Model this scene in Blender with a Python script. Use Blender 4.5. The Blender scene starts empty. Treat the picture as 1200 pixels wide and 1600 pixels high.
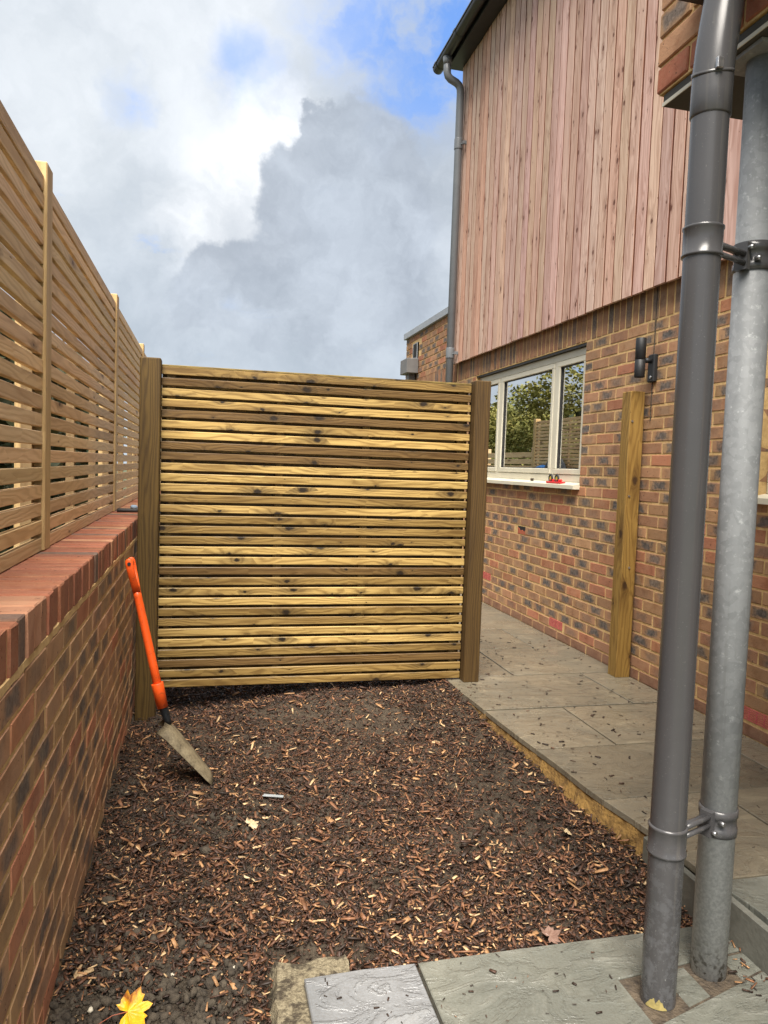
import bpy, math, random
import numpy as np
from mathutils import Vector, Matrix

S = bpy.context.scene
COL = S.collection
R = math.radians
rnd = random.Random(7)
rng = np.random.default_rng(11)

# ------------------------------------------------------------------ camera
EYE = 1.41                                   # camera height above the mulch, metres
FPX = 1168.5                                 # focal length in pixels of a 1200 x 1600 frame
CR = (0.9722, -0.2315, 0.0350)               # camera right, down, forward in world axes
CD = (0.0200, -0.0668, -0.9976)
CF = (0.2333, 0.9705, -0.0603)
cam = bpy.data.cameras.new('camera')
cam.sensor_fit = 'VERTICAL'
cam.sensor_height = 36.0
cam.lens = 36.0 * FPX / 1600.0
cam.clip_start = 0.02
cam.clip_end = 2000
camo = bpy.data.objects.new('camera', cam)
COL.objects.link(camo)
mw = Matrix.Identity(4)
r_ = Vector(CR).normalized(); f_ = Vector(CF).normalized()
d_ = f_.cross(r_).normalized(); r_ = d_.cross(f_).normalized()
for i in range(3):
    mw[i][0] = r_[i]; mw[i][1] = -d_[i]; mw[i][2] = -f_[i]
mw[2][3] = EYE
camo.matrix_world = mw
S.camera = camo


def view_dir(px, py):                        # direction in which a point of the photograph lies
    v = r_ * ((px - 600) / FPX) + d_ * ((py - 800) / FPX) + f_
    return v.normalized()


# ------------------------------------------------------------------ light
SUN_EL, SUN_AZ = 58.0, 196.0                 # high, from behind the camera, diffused by cloud, soft behind thin cloud
S.view_settings.view_transform = 'Standard'
S.view_settings.look = 'None'
S.view_settings.exposure = 1.6
S.view_settings.gamma = 1.0
S.view_settings.use_curve_mapping = False
sun = bpy.data.lights.new('sun', 'SUN')
sun.energy = 4.0
sun.angle = R(42)
sun.color = (1.0, 0.93, 0.84)
suno = bpy.data.objects.new('sun', sun)
COL.objects.link(suno)
sd = Vector((math.sin(R(SUN_AZ)) * math.cos(R(SUN_EL)), math.cos(R(SUN_AZ)) * math.cos(R(SUN_EL)), math.sin(R(SUN_EL))))
suno.rotation_euler = (-sd).to_track_quat('-Z', 'Y').to_euler()
S.cycles.max_bounces = 8
S.cycles.use_denoising = True


# ------------------------------------------------------------------ node helpers
class NT:
    def __init__(self, tree):
        self.t = tree; self.n = tree.nodes; self.l = tree.links

    def new(self, kind, **kw):
        n = self.n.new(kind)
        for k, v in kw.items():
            setattr(n, k, v)
        return n

    def put(self, sock, v):
        if v is None:
            return
        if isinstance(v, bpy.types.NodeSocket):
            self.l.new(v, sock)
        else:
            if sock.type == 'RGBA' and hasattr(v, '__len__') and len(v) == 3:
                v = (*v, 1)
            sock.default_value = v

    def m(self, op, a, b=None, c=None, clamp=False):
        n = self.new('ShaderNodeMath', operation=op, use_clamp=clamp)
        self.put(n.inputs[0], a); self.put(n.inputs[1], b); self.put(n.inputs[2], c)
        return n.outputs[0]

    def v(self, op, a, b=None, scale=None):
        n = self.new('ShaderNodeVectorMath', operation=op)
        self.put(n.inputs[0], a); self.put(n.inputs[1], b)
        if scale is not None:
            self.put(n.inputs['Scale'], scale)
        return n.outputs['Value'] if op in ('DISTANCE', 'LENGTH', 'DOT_PRODUCT') else n.outputs['Vector']

    def ramp(self, x, a, b, lo=0.0, hi=1.0, smooth=True):
        n = self.new('ShaderNodeMapRange', interpolation_type='SMOOTHSTEP' if smooth else 'LINEAR')
        n.clamp = True
        self.put(n.inputs['Value'], x); self.put(n.inputs['From Min'], a); self.put(n.inputs['From Max'], b)
        self.put(n.inputs['To Min'], lo); self.put(n.inputs['To Max'], hi)
        return n.outputs['Result']

    def mix(self, f, a, b, mode='MIX'):
        n = self.new('ShaderNodeMix', data_type='RGBA', blend_type=mode)
        n.clamp_factor = True
        self.put(n.inputs[0], f); self.put(n.inputs[6], a); self.put(n.inputs[7], b)
        return n.outputs[2]

    def noise(self, vec, scale, detail=3, rough=0.5, dist=0.0, out='Fac'):
        n = self.new('ShaderNodeTexNoise')
        self.put(n.inputs['Vector'], vec); n.inputs['Scale'].default_value = scale
        n.inputs['Detail'].default_value = detail; n.inputs['Roughness'].default_value = rough
        n.inputs['Distortion'].default_value = dist
        return n.outputs['Fac' if out == 'Fac' else 'Color']

    def sep(self, vec):
        n = self.new('ShaderNodeSeparateXYZ'); self.put(n.inputs[0], vec); return n.outputs

    def comb(self, x=0.0, y=0.0, z=0.0):
        n = self.new('ShaderNodeCombineXYZ')
        self.put(n.inputs[0], x); self.put(n.inputs[1], y); self.put(n.inputs[2], z)
        return n.outputs[0]

    def coord(self, which='Object'):
        return self.new('ShaderNodeTexCoord').outputs[which]

    def geo(self):
        return self.new('ShaderNodeNewGeometry').outputs['Position']

    def attr(self, name, out='Color'):
        n = self.new('ShaderNodeAttribute'); n.attribute_name = name; return n.outputs[out]

    def bump(self, h, strength=0.3, dist=0.01):
        n = self.new('ShaderNodeBump')
        n.inputs['Strength'].default_value = strength; n.inputs['Distance'].default_value = dist
        self.put(n.inputs['Height'], h)
        return n.outputs[0]


def srgb(r, g, b):
    def c(x):
        x /= 255.0
        return x / 12.92 if x <= 0.04045 else ((x + 0.055) / 1.055) ** 2.4
    return (c(r), c(g), c(b))


# ------------------------------------------------------------------ world: blue sky with broken cloud
W = bpy.data.worlds.new('World')
S.world = W
W.use_nodes = True
w = NT(W.node_tree)
w.n.clear()
STR = 0.1
sky = w.new('ShaderNodeTexSky', sky_type='NISHITA')
sky.sun_disc = False
sky.sun_elevation = R(SUN_EL)
sky.sun_rotation = R(SUN_AZ)
sky.air_density = 1.0; sky.dust_density = 0.3; sky.ozone_density = 3.0
D0 = w.coord('Generated')
big = w.v('SUBTRACT', w.noise(D0, 5.0, 5, 0.55, out='Color'), (0.5, 0.5, 0.5))
fine = w.v('SUBTRACT', w.noise(D0, 22.0, 5, 0.6, out='Color'), (0.5, 0.5, 0.5))
DW = w.v('ADD', D0, w.v('ADD', w.v('SCALE', big, scale=0.10), w.v('SCALE', fine, scale=0.055)))


def caps(vec, lst, soft):
    out = None
    for px, py, rad in lst:
        rr = rad / FPX * 1.0
        dd = w.v('DISTANCE', vec, tuple(view_dir(px, py)))
        k = w.ramp(dd, rr * (1 + soft), rr * (1 - soft))
        out = k if out is None else w.m('MAXIMUM', out, k)
    return out


dx, dy, dz = w.sep(D0)
plane = w.comb(w.m('DIVIDE', dx, w.m('ADD', w.m('ABSOLUTE', dz), 0.22)), w.m('DIVIDE', dy, w.m('ADD', w.m('ABSOLUTE', dz), 0.22)), 0.0)
n1 = w.noise(plane, 1.3, 7, 0.55, 0.4)
n2 = w.noise(plane, 3.4, 6, 0.6, 0.5)
n3 = w.noise(DW, 7.0, 5, 0.6)
lum = w.m('ADD', w.m('MULTIPLY', w.m('SUBTRACT', n1, 0.5), 0.5), w.m('ADD', w.m('MULTIPLY', w.m('SUBTRACT', n3, 0.5), 0.95), 0.5))
k_ = 0.465 / STR
GREY = tuple(c * k_ for c in (0.37, 0.42, 0.475))
PALE = tuple(c * k_ for c in (0.60, 0.64, 0.69))
WHITE = tuple(c * k_ for c in (0.95, 0.96, 0.97))
DARK = tuple(c * k_ for c in (0.31, 0.35, 0.41))
BLUE = tuple(c * k_ for c in (0.10, 0.25, 0.68))
base = w.mix(w.ramp(lum, 0.22, 0.80), GREY, PALE)
# towards the horizon the cloud layer thins to a milky blue grey
base = w.mix(w.ramp(dz, 0.34, 0.02, 0.0, 0.55), base, tuple(c * k_ for c in (0.40, 0.475, 0.55)))
gap = w.ramp(n2, 0.60, 0.74, 0.0, 0.55)
base = w.mix(gap, base, w.mix(0.65, sky.outputs['Color'], BLUE))
blue = caps(DW, [(650, 45, 95), (685, 140, 75), (640, 190, 58), (570, 20, 70), (735, 70, 80), (600, 95, 45)], 0.6)
blue2 = caps(DW, [(395, 100, 36), (450, 155, 40), (190, 150, 28), (410, 130, 30)], 0.8)
blue = w.m('MAXIMUM', blue, w.m('MULTIPLY', blue2, 0.95))
blue = w.m('MULTIPLY', blue, w.ramp(n3, 0.36, 0.56, 0.25, 1.0))
base = w.mix(blue, base, w.mix(0.55, sky.outputs['Color'], BLUE))
bright = caps(DW, [(385, 300, 75), (440, 230, 62), (330, 350, 60), (470, 190, 40), (400, 340, 50)], 0.75)
base = w.mix(w.m('MULTIPLY', bright, w.ramp(n3, 0.3, 0.55, 0.55, 1.0)), base, WHITE)
upper = caps(DW, [(250, 40, 150), (420, 10, 130), (60, 150, 130)], 0.9)
base = w.mix(w.m('MULTIPLY', upper, 0.25), base, WHITE)
dark = caps(DW, [(535, 410, 140), (500, 330, 92), (560, 300, 105), (440, 455, 95), (350, 450, 75), (525, 225, 50)], 0.10)
soft_dark = caps(DW, [(560, 440, 215), (680, 360, 130), (380, 470, 150)], 0.7)
n4 = w.noise(DW, 16.0, 6, 0.62)
dcol = w.mix(w.m('ADD', w.m('MULTIPLY', w.ramp(n3, 0.36, 0.66), 0.75), w.m('MULTIPLY', w.ramp(n4, 0.4, 0.7), 0.4)), DARK, tuple(c * k_ for c in (0.44, 0.49, 0.56)))
base = w.mix(w.m('MULTIPLY', soft_dark, 0.5), base, dcol)
base = w.mix(w.m('MULTIPLY', dark, w.ramp(dz, 0.10, 0.30, 0.35, 0.92)), base, dcol)
bg = w.new('ShaderNodeBackground')
w.put(bg.inputs['Color'], base)
bg.inputs['Strength'].default_value = STR
wo = w.new('ShaderNodeOutputWorld')
w.l.new(bg.outputs[0], wo.inputs[0])


# ------------------------------------------------------------------ materials
def mat(name):
    m = bpy.data.materials.new(name)
    m.use_nodes = True
    t = NT(m.node_tree)
    t.n.clear()
    b = t.new('ShaderNodeBsdfPrincipled')
    o = t.new('ShaderNodeOutputMaterial')
    t.l.new(b.outputs[0], o.inputs[0])
    t.b = b
    t.out = o
    return m, t


def setb(t, color=None, rough=None, metal=None, normal=None, spec=None):
    if color is not None: t.put(t.b.inputs['Base Color'], color)
    if rough is not None: t.put(t.b.inputs['Roughness'], rough)
    if metal is not None: t.put(t.b.inputs['Metallic'], metal)
    if normal is not None: t.put(t.b.inputs['Normal'], normal)
    if spec is not None: t.put(t.b.inputs['Specular IOR Level'], spec)


def wood(name, light, dark, knot, ring=55.0, knots=1.0, kx=2.6, kz=7.0, grain=0.5, blotch=0.35, rough=0.62, bumps=0.25, halo_k=0.75, kth=0.30):
    """Sawn softwood: grain runs along local X, rings bend round knots; object colour tints each piece."""
    m, t = mat(name)
    oi = t.new('ShaderNodeObjectInfo')
    co = t.coord('Object')
    x, y, z = t.sep(co)
    rn = oi.outputs['Random']
    x = t.m('ADD', x, t.m('MULTIPLY', rn, 91.0))
    zz = t.m('ADD', t.m('ADD', z, t.m('MULTIPLY', y, 0.9)), t.m('MULTIPLY', rn, 13.0))
    vo = t.new('ShaderNodeTexVoronoi', voronoi_dimensions='2D', feature='F1')
    vo.inputs['Scale'].default_value = 1.0
    t.put(vo.inputs['Vector'], t.comb(t.m('MULTIPLY', x, kx), t.m('MULTIPLY', zz, kz), 0))
    px, py, pz = t.sep(vo.outputs['Position'])
    ex = t.m('SUBTRACT', x, t.m('DIVIDE', px, kx)); ez = t.m('SUBTRACT', zz, t.m('DIVIDE', py, kz))
    rad = t.m('SQRT', t.m('ADD', t.m('POWER', t.m('MULTIPLY', ex, 0.62), 2.0), t.m('POWER', ez, 2.0)))
    rad = t.m('ADD', rad, t.m('MULTIPLY', t.m('SUBTRACT', t.noise(t.comb(x, zz, y), 45, 4, 0.65), 0.5), 0.022))
    size = t.m('ADD', 0.0006, t.m('MULTIPLY', t.m('POWER', t.ramp(t.sep(vo.outputs['Color'])[0], kth, 1.0, smooth=False), 1.3), 0.0135 * knots))
    kmask = t.ramp(rad, t.m('MULTIPLY', size, 1.35), t.m('MULTIPLY', size, 0.55))
    rad2 = t.m('SQRT', t.m('ADD', t.m('POWER', t.m('MULTIPLY', ex, 0.22), 2.0), t.m('POWER', ez, 2.0)))
    rad2 = t.m('ADD', rad2, t.m('MULTIPLY', t.m('SUBTRACT', t.noise(t.comb(t.m('MULTIPLY', x, 20), t.m('MULTIPLY', zz, 120), y), 1, 3), 0.5), 0.016))
    halo = t.ramp(rad2, t.m('MULTIPLY', size, 2.9), t.m('MULTIPLY', size, 0.4), 0.0, halo_k)
    swell = t.m('DIVIDE', t.m('MULTIPLY', size, 2.2), t.m('ADD', rad, 0.012))
    warp = t.noise(t.comb(t.m('MULTIPLY', x, 1.1), t.m('MULTIPLY', zz, 7.0), 0), 1.0, 3)
    ph = t.m('ADD', t.m('MULTIPLY', zz, ring), t.m('ADD', t.m('MULTIPLY', warp, 9.0), t.m('MULTIPLY', swell, 2.4)))
    rings = t.m('ADD', t.m('MULTIPLY', t.m('SINE', t.m('MULTIPLY', ph, 6.28)), 0.5), 0.5)
    rings = t.m('POWER', rings, 1.8)
    fib = t.noise(t.comb(t.m('MULTIPLY', x, 6.0), t.m('MULTIPLY', zz, 260.0), t.m('MULTIPLY', y, 200)), 1.0, 3)
    g = t.m('ADD', t.m('MULTIPLY', rings, 0.62 * grain), t.m('MULTIPLY', fib, 0.75 * grain))
    col = t.mix(g, light, dark)
    bl = t.noise(t.comb(t.m('MULTIPLY', x, 1.6), t.m('MULTIPLY', zz, 16.0), y), 1.0, 4)
    col = t.mix(t.ramp(bl, 0.42, 0.72, 0.0, blotch), col, dark)
    col = t.mix(1.0, col, oi.outputs['Color'], 'MULTIPLY')
    col = t.mix(halo, col, t.mix(0.6, dark, knot))
    col = t.mix(kmask, col, knot)
    h = t.m('SUBTRACT', t.m('MULTIPLY', fib, 0.8), t.m('MULTIPLY', rings, 0.5))
    setb(t, col, rough, 0.0, t.bump(h, bumps, 0.002), 0.35)
    return m


M_FENCE = wood('fence_timber', srgb(224, 196, 152), srgb(160, 126, 86), srgb(80, 50, 28), ring=42, knots=0.9, grain=0.5, kx=2.2, kz=5.0)
M_PANEL = wood('panel_timber', srgb(188, 166, 112), srgb(106, 84, 48), srgb(36, 27, 17), ring=46, knots=1.25, kx=4.4, kz=10.0, grain=0.75, blotch=0.75, rough=0.42, halo_k=0.66, kth=0.12)
M_POST = wood('post_timber', srgb(122, 98, 52), srgb(66, 48, 22), srgb(40, 28, 14), ring=70, knots=0.5, kx=1.3, kz=4, grain=0.75, blotch=0.5, rough=0.7, bumps=0.5)
M_WPOST = wood('bare_post_timber', srgb(172, 138, 72), srgb(112, 80, 34), srgb(60, 40, 18), ring=38, knots=1.4, kx=3.0, kz=9, grain=0.7, blotch=0.4, rough=0.6, bumps=0.4)
M_CLAD = wood('cladding_timber', srgb(216, 188, 172), srgb(156, 116, 98), srgb(96, 58, 42), ring=32, knots=0.95, kx=3.6, kz=9, grain=0.6, blotch=0.5, rough=0.68, halo_k=0.45)
M_CLADSHADE = wood('cladding_edge_shade', srgb(120, 72, 50), srgb(80, 44, 30), srgb(50, 28, 18), ring=32, knots=0.2, grain=0.5)  # unfaded red-brown board sides, darkened to paint in the shade of the joints


def brick_mat(name, stuff, warm=1.0):
    """One brick: base colour per brick, a dark kiln-fired heart in some, speckle and pits."""
    m, t = mat(name)
    loc = t.attr('loc', 'Vector')
    if stuff:
        a = t.new('ShaderNodeAttribute'); a.attribute_name = 'bcol'
        bc, al = a.outputs['Color'], a.outputs['Alpha']
        seed = t.m('MULTIPLY', t.attr('bseed', 'Fac'), 57.0)
    else:
        oi = t.new('ShaderNodeObjectInfo')
        bc, al = oi.outputs['Color'], oi.outputs['Alpha']
        seed = t.m('MULTIPLY', oi.outputs['Random'], 57.0)
    x, y, z = t.sep(loc)
    p = t.comb(t.m('ADD', x, seed), t.m('ADD', y, seed), z)
    wv = t.m('MULTIPLY', t.m('SUBTRACT', t.noise(p, 24, 5, 0.6), 0.5), 1.5)
    e = t.m('MAXIMUM', t.m('MULTIPLY', t.m('ABSOLUTE', y), 1 / 0.088), t.m('MULTIPLY', t.m('ABSOLUTE', z), 1 / 0.034))
    heart = t.m('MULTIPLY', t.ramp(t.m('ADD', e, wv), 1.0, 0.35), al)
    sp = t.noise(p, 160, 4, 0.7)
    col = t.mix(t.ramp(sp, 0.35, 0.7, 0.0, 0.5), bc, t.mix(0.5, bc, (0.42, 0.27, 0.15)))
    col = t.mix(t.ramp(t.noise(p, 14, 4), 0.45, 0.75, 0.0, 0.6), col, t.mix(1.0, bc, (0.62, 0.5, 0.42), 'MULTIPLY'))
    dk = t.mix(t.ramp(t.noise(p, 48, 5, 0.7), 0.3, 0.7), (0.055, 0.050, 0.049), (0.175, 0.155, 0.14))
    col = t.mix(heart, col, dk)
    smear = t.m('MULTIPLY', t.ramp(t.noise(t.geo(), 7, 6, 0.7), 0.52, 0.72), t.ramp(t.noise(p, 90, 3), 0.35, 0.6))
    col = t.mix(t.m('MULTIPLY', smear, 0.26), col, (0.46, 0.33, 0.19))
    pits = t.ramp(t.noise(p, 75, 2, 0.5), 0.68, 0.74)
    col = t.mix(t.m('MULTIPLY', pits, 0.75), col, (0.03, 0.022, 0.018))
    h = t.m('SUBTRACT', t.m('ADD', t.m('MULTIPLY', sp, 0.6), t.noise(p, 40, 4)), t.m('MULTIPLY', pits, 1.2))
    setb(t, col, 0.86, 0, t.bump(h, 0.55, 0.003), 0.25)
    return m


M_BRICK = brick_mat('brick', False)
M_BRICKS = brick_mat('brickwork', True)


def simple(name, c1, c2, scale=12, rough=0.6, metal=0.0, bstr=0.2, bd=0.004, fine=150, spec=0.5, coord='Object'):
    m, t = mat(name)
    co = t.coord(coord) if coord else t.geo()
    a = t.noise(co, scale, 5, 0.6)
    b = t.noise(co, fine, 3, 0.6)
    col = t.mix(t.ramp(t.m('ADD', t.m('MULTIPLY', a, 0.7), t.m('MULTIPLY', b, 0.3)), 0.3, 0.7), c1, c2)
    setb(t, col, rough, metal, t.bump(t.m('ADD', a, b), bstr, bd), spec)
    return m


M_MORTAR = simple('mortar', srgb(216, 184, 130), srgb(184, 150, 98), 30, 0.95, bstr=0.6, bd=0.003)
M_RISER = simple('riser_stone', srgb(112, 112, 104), srgb(88, 88, 80), 7, 0.6, bstr=0.4, fine=60)
M_MORTAR2 = simple('bedding_mortar', srgb(158, 124, 66), srgb(98, 74, 40), 14, 0.95, bstr=0.9, bd=0.01, fine=60)
M_GREYMORTAR = simple('wet_mortar', srgb(96, 84, 68), srgb(52, 45, 38), 26, 0.75, bstr=1.0, bd=0.008, fine=90)
M_BLACK = simple('black_coated_metal', (0.016, 0.016, 0.017), (0.024, 0.024, 0.025), 10, 0.42, bstr=0.03)
M_GUTTER = simple('gutter_plastic', (0.022, 0.021, 0.02), (0.034, 0.032, 0.03), 8, 0.35, bstr=0.02)
M_FRAME = simple('window_frame_paint', srgb(212, 206, 186), srgb(202, 196, 176), 6, 0.4, bstr=0.03)
M_PLASTER = simple('room_plaster', srgb(206, 208, 204), srgb(192, 194, 190), 3, 0.9, bstr=0.03)
M_ROOMDARK = simple('room_wall', (0.62, 0.62, 0.60), (0.55, 0.55, 0.54), 3, 0.9, bstr=0.03)
M_COPING = simple('grey_coping', srgb(150, 155, 160), srgb(134, 139, 145), 6, 0.45, bstr=0.03)
M_HOPPER = simple('hopper_plastic', srgb(112, 110, 108), srgb(100, 98, 97), 8, 0.5, bstr=0.03)
def conc_mat():
    m, t = mat('rough_concrete')
    co = t.coord('Object')
    a = t.noise(co, 16, 6, 0.7); b = t.noise(co, 90, 4, 0.7)
    c = t.mix(t.ramp(b, 0.3, 0.7), srgb(148, 138, 114), srgb(104, 95, 76))
    c = t.mix(t.ramp(a, 0.47, 0.58, 0.0, 0.9), c, (0.045, 0.035, 0.024))
    setb(t, c, 0.9, 0, t.bump(t.m('ADD', a, b), 1.0, 0.012), 0.3)
    return m


M_CONC = conc_mat()
M_MUDSTEEL = simple('muddy_steel', srgb(136, 124, 98), srgb(76, 66, 48), 16, 0.75, bstr=0.5, bd=0.003, fine=140)
M_SOCKET = simple('dark_steel', (0.02, 0.025, 0.03), (0.05, 0.055, 0.06), 40, 0.4, 0.6)
M_RUBBER = simple('black_rubber', (0.012, 0.012, 0.012), (0.03, 0.03, 0.03), 30, 0.6)
M_BLUEMETAL = simple('blue_grey_steel', srgb(122, 140, 158), srgb(96, 112, 132), 30, 0.35, 0.5)
M_RED = simple('red_plastic', (0.62, 0.02, 0.025), (0.5, 0.015, 0.02), 30, 0.35)
M_YELLOW = simple('yellow_plastic', (0.75, 0.55, 0.08), (0.6, 0.42, 0.06), 30, 0.4)
M_STEEL = simple('bright_steel', (0.5, 0.5, 0.5), (0.36, 0.36, 0.37), 60, 0.3, 0.9)
M_AIRB = simple('red_terracotta_plastic', srgb(206, 112, 108), srgb(180, 86, 84), 20, 0.6)
M_AIRBD = simple('deep_red_plastic', srgb(110, 22, 28), srgb(84, 16, 22), 20, 0.7)
M_VOID = simple('dark_void', (0.006, 0.006, 0.006), (0.01, 0.01, 0.01), 5, 0.9)
M_BLUECLOTH = simple('blue_cloth', srgb(42, 104, 168), srgb(30, 80, 138), 14, 0.9, bstr=0.5, bd=0.01)
M_DARKCLOTH = simple('dark_grey_cloth', srgb(62, 66, 70), srgb(46, 50, 54), 14, 0.9, bstr=0.5, bd=0.01)
M_LEAD = simple('lead_flashing', srgb(150, 152, 155), srgb(120, 122, 126), 20, 0.6)
M_WHITE = simple('white_paper', (0.75, 0.76, 0.74), (0.68, 0.69, 0.68), 5, 0.7)
M_ROOF = simple('roof_tile', (0.05, 0.045, 0.042), (0.075, 0.068, 0.062), 9, 0.8)
M_LAMP = simple('black_textured_paint', (0.007, 0.0075, 0.009), (0.013, 0.014, 0.016), 300, 0.55, bstr=0.25, bd=0.001)
M_LENS = simple('lamp_lens', (0.5, 0.5, 0.48), (0.45, 0.45, 0.43), 5, 0.2)


def orange_mat():
    m, t = mat('orange_plastic')
    co = t.coord('Object')
    sc = t.ramp(t.noise(co, 55, 6, 0.75), 0.52, 0.70, 0, 0.8)
    col = t.mix(sc, (0.82, 0.10, 0.012), (0.36, 0.06, 0.02))
    setb(t, col, 0.42, 0, t.bump(t.noise(co, 120, 3), 0.12, 0.002))
    return m


M_ORANGE = orange_mat()


def pipe_mat():
    m, t = mat('anthracite_pipe')
    co = t.coord('Object')
    z = t.sep(co)[2]
    spl = t.ramp(t.noise(co, 240, 2, 0.4), 0.70, 0.76)
    low = t.ramp(z, 0.62, 0.02, 0.02, 1.0)
    dust = t.m('MULTIPLY', t.ramp(t.noise(co, 34, 5, 0.7), 0.44, 0.66), t.m('MULTIPLY', low, 0.4))
    c = t.mix(t.noise(co, 5, 3), srgb(66, 66, 68), srgb(76, 75, 76))
    xx, yy, _z = t.sep(co)
    drip = t.m('MULTIPLY', t.ramp(t.noise(t.comb(t.m('MULTIPLY', xx, 70), t.m('MULTIPLY', yy, 70), t.m('MULTIPLY', z, 1.3)), 1.0, 4, 0.6), 0.55, 0.72), 0.22)
    c = t.mix(drip, c, srgb(112, 108, 100))
    c = t.mix(dust, c, srgb(118, 120, 124))
    c = t.mix(t.m('MULTIPLY', spl, t.m('ADD', 0.12, t.m('MULTIPLY', low, 0.5))), c, srgb(176, 176, 172))
    setb(t, c, t.ramp(dust, 0, 0.4, 0.25, 0.5), 0, t.bump(t.noise(co, 90, 3), 0.04, 0.002), 0.5)
    return m


M_PIPE = pipe_mat()


def galv_mat():
    m, t = mat('galvanised_steel')
    co = t.coord('Object')
    x, y, z = t.sep(co)
    vo = t.new('ShaderNodeTexVoronoi', voronoi_dimensions='3D')
    vo.inputs['Scale'].default_value = 55
    t.put(vo.inputs['Vector'], t.v('ADD', co, t.v('SCALE', t.noise(co, 20, 4, out='Color'), scale=0.06)))
    sp = t.sep(vo.outputs['Color'])[0]
    cl = t.noise(co, 16, 6, 0.7, 0.8)
    low = t.ramp(z, 0.75, 0.05)
    c = t.mix(t.m('ADD', t.m('MULTIPLY', sp, 0.35), t.m('MULTIPLY', cl, 0.65)), srgb(112, 115, 117), srgb(152, 155, 157))
    run = t.ramp(t.noise(t.comb(t.m('MULTIPLY', x, 60), t.m('MULTIPLY', y, 60), t.m('MULTIPLY', z, 1.6)), 1.0, 4, 0.6), 0.52, 0.72, 0, 0.35)
    c = t.mix(run, c, srgb(104, 104, 102))
    c = t.mix(t.ramp(t.noise(co, 60, 5, 0.7), 0.56, 0.72, 0, 0.55), c, srgb(186, 189, 190))
    c = t.mix(t.m('MULTIPLY', low, t.ramp(t.noise(co, 110, 4, 0.7), 0.35, 0.65, 0.45, 0.9)), c, srgb(208, 210, 208))  # paler towards the foot: skylight brightness put into the zinc colour
    c = t.mix(t.m('MULTIPLY', t.ramp(z, 0.15, 0.0), t.ramp(t.noise(co, 70, 3), 0.5, 0.62)), c, srgb(96, 92, 82))
    setb(t, c, t.m('ADD', 0.52, t.m('MULTIPLY', cl, 0.25)), 0.12, t.bump(cl, 0.12, 0.003), 0.5)
    return m


M_GALV = galv_mat()


def slab_mat(name, c1, c2, c3, ripple=0.5, rough=(0.38, 0.62)):
    m, t = mat(name)
    oi = t.new('ShaderNodeObjectInfo')
    g = t.geo()
    seed = t.m('MULTIPLY', oi.outputs['Random'], 40)
    x, y, z = t.sep(g)
    p = t.comb(t.m('ADD', x, seed), y, z)
    tone = t.m('ADD', 0.86, t.m('MULTIPLY', oi.outputs['Random'], 0.26))
    a = t.noise(p, 2.2, 5, 0.6, 0.5)
    st = t.comb(t.m('MULTIPLY', t.m('ADD', x, seed), 5.0), t.m('MULTIPLY', y, 9.0), z)
    b = t.noise(st, 1.0, 6, 0.64, 0.7)
    f = t.noise(p, 130, 4, 0.6)
    c = t.mix(t.ramp(a, 0.32, 0.68), c1, c2)
    c = t.mix(t.ramp(b, 0.5, 0.72, 0.0, 0.6), c, c3)
    c = t.mix(t.ramp(f, 0.35, 0.7, 0.0, 0.25), c, t.mix(1.0, c, (0.55, 0.5, 0.42), 'MULTIPLY'))
    c = t.mix(1.0, c, t.comb(tone, tone, tone), 'MULTIPLY')
    edge = t.ramp(b, 0.485, 0.505); edge2 = t.ramp(b, 0.525, 0.505)
    line = t.m('MULTIPLY', edge, edge2)
    c = t.mix(t.m('MULTIPLY', line, 0.2), c, t.mix(1.0, c, (0.45, 0.42, 0.38), 'MULTIPLY'))
    terr = t.m('ADD', t.m('MULTIPLY', t.ramp(b, 0.44, 0.5), 0.5), t.m('MULTIPLY', t.ramp(b, 0.58, 0.62), 0.5))
    h = t.m('ADD', t.m('MULTIPLY', terr, ripple * 2.0), t.m('ADD', t.m('MULTIPLY', f, 0.3), b))
    wet = t.noise(p, 1.6, 4, 0.6)
    setb(t, c, t.ramp(wet, 0.35, 0.65, rough[0], rough[1]), 0, t.bump(h, 0.5, 0.010), 0.5)
    return m


M_SLAB = slab_mat('buff_sandstone', srgb(124, 115, 98), srgb(110, 105, 92), srgb(146, 136, 115), rough=(0.12, 0.42))
M_SLABG = slab_mat('grey_green_sandstone', srgb(116, 117, 108), srgb(101, 103, 96), srgb(140, 140, 131), rough=(0.12, 0.42))
M_SLABB = slab_mat('blue_grey_sandstone', srgb(128, 130, 132), srgb(112, 115, 117), srgb(150, 152, 153), ripple=1.6, rough=(0.28, 0.45))


def chip_mat():
    m, t = mat('wood_chip')
    g = t.geo()
    c = t.mix(t.ramp(t.noise(g, 260, 3, 0.6), 0.3, 0.7, 0.0, 0.45), t.attr('Col'), (0.02, 0.013, 0.009))
    setb(t, c, 0.58, 0, t.bump(t.noise(g, 420, 2), 0.3, 0.001), 0.4)
    return m


M_CHIP = chip_mat()


def soil_mat():
    m, t = mat('damp_soil')
    g = t.geo()
    a = t.noise(g, 8, 6, 0.65); b = t.noise(g, 90, 5, 0.7)
    c = t.mix(t.ramp(b, 0.3, 0.72), (0.028, 0.021, 0.014), (0.092, 0.072, 0.050))
    c = t.mix(t.ramp(a, 0.45, 0.7, 0, 0.5), c, (0.034, 0.022, 0.014))
    setb(t, c, 0.85, 0, t.bump(t.m('ADD', b, a), 1.0, 0.012), 0.3)
    return m


M_SOIL = soil_mat()
M_GROUND = simple('open_ground', (0.05, 0.07, 0.025), (0.08, 0.075, 0.04), 0.4, 0.95, bstr=0.5, fine=9, coord=None)


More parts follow.
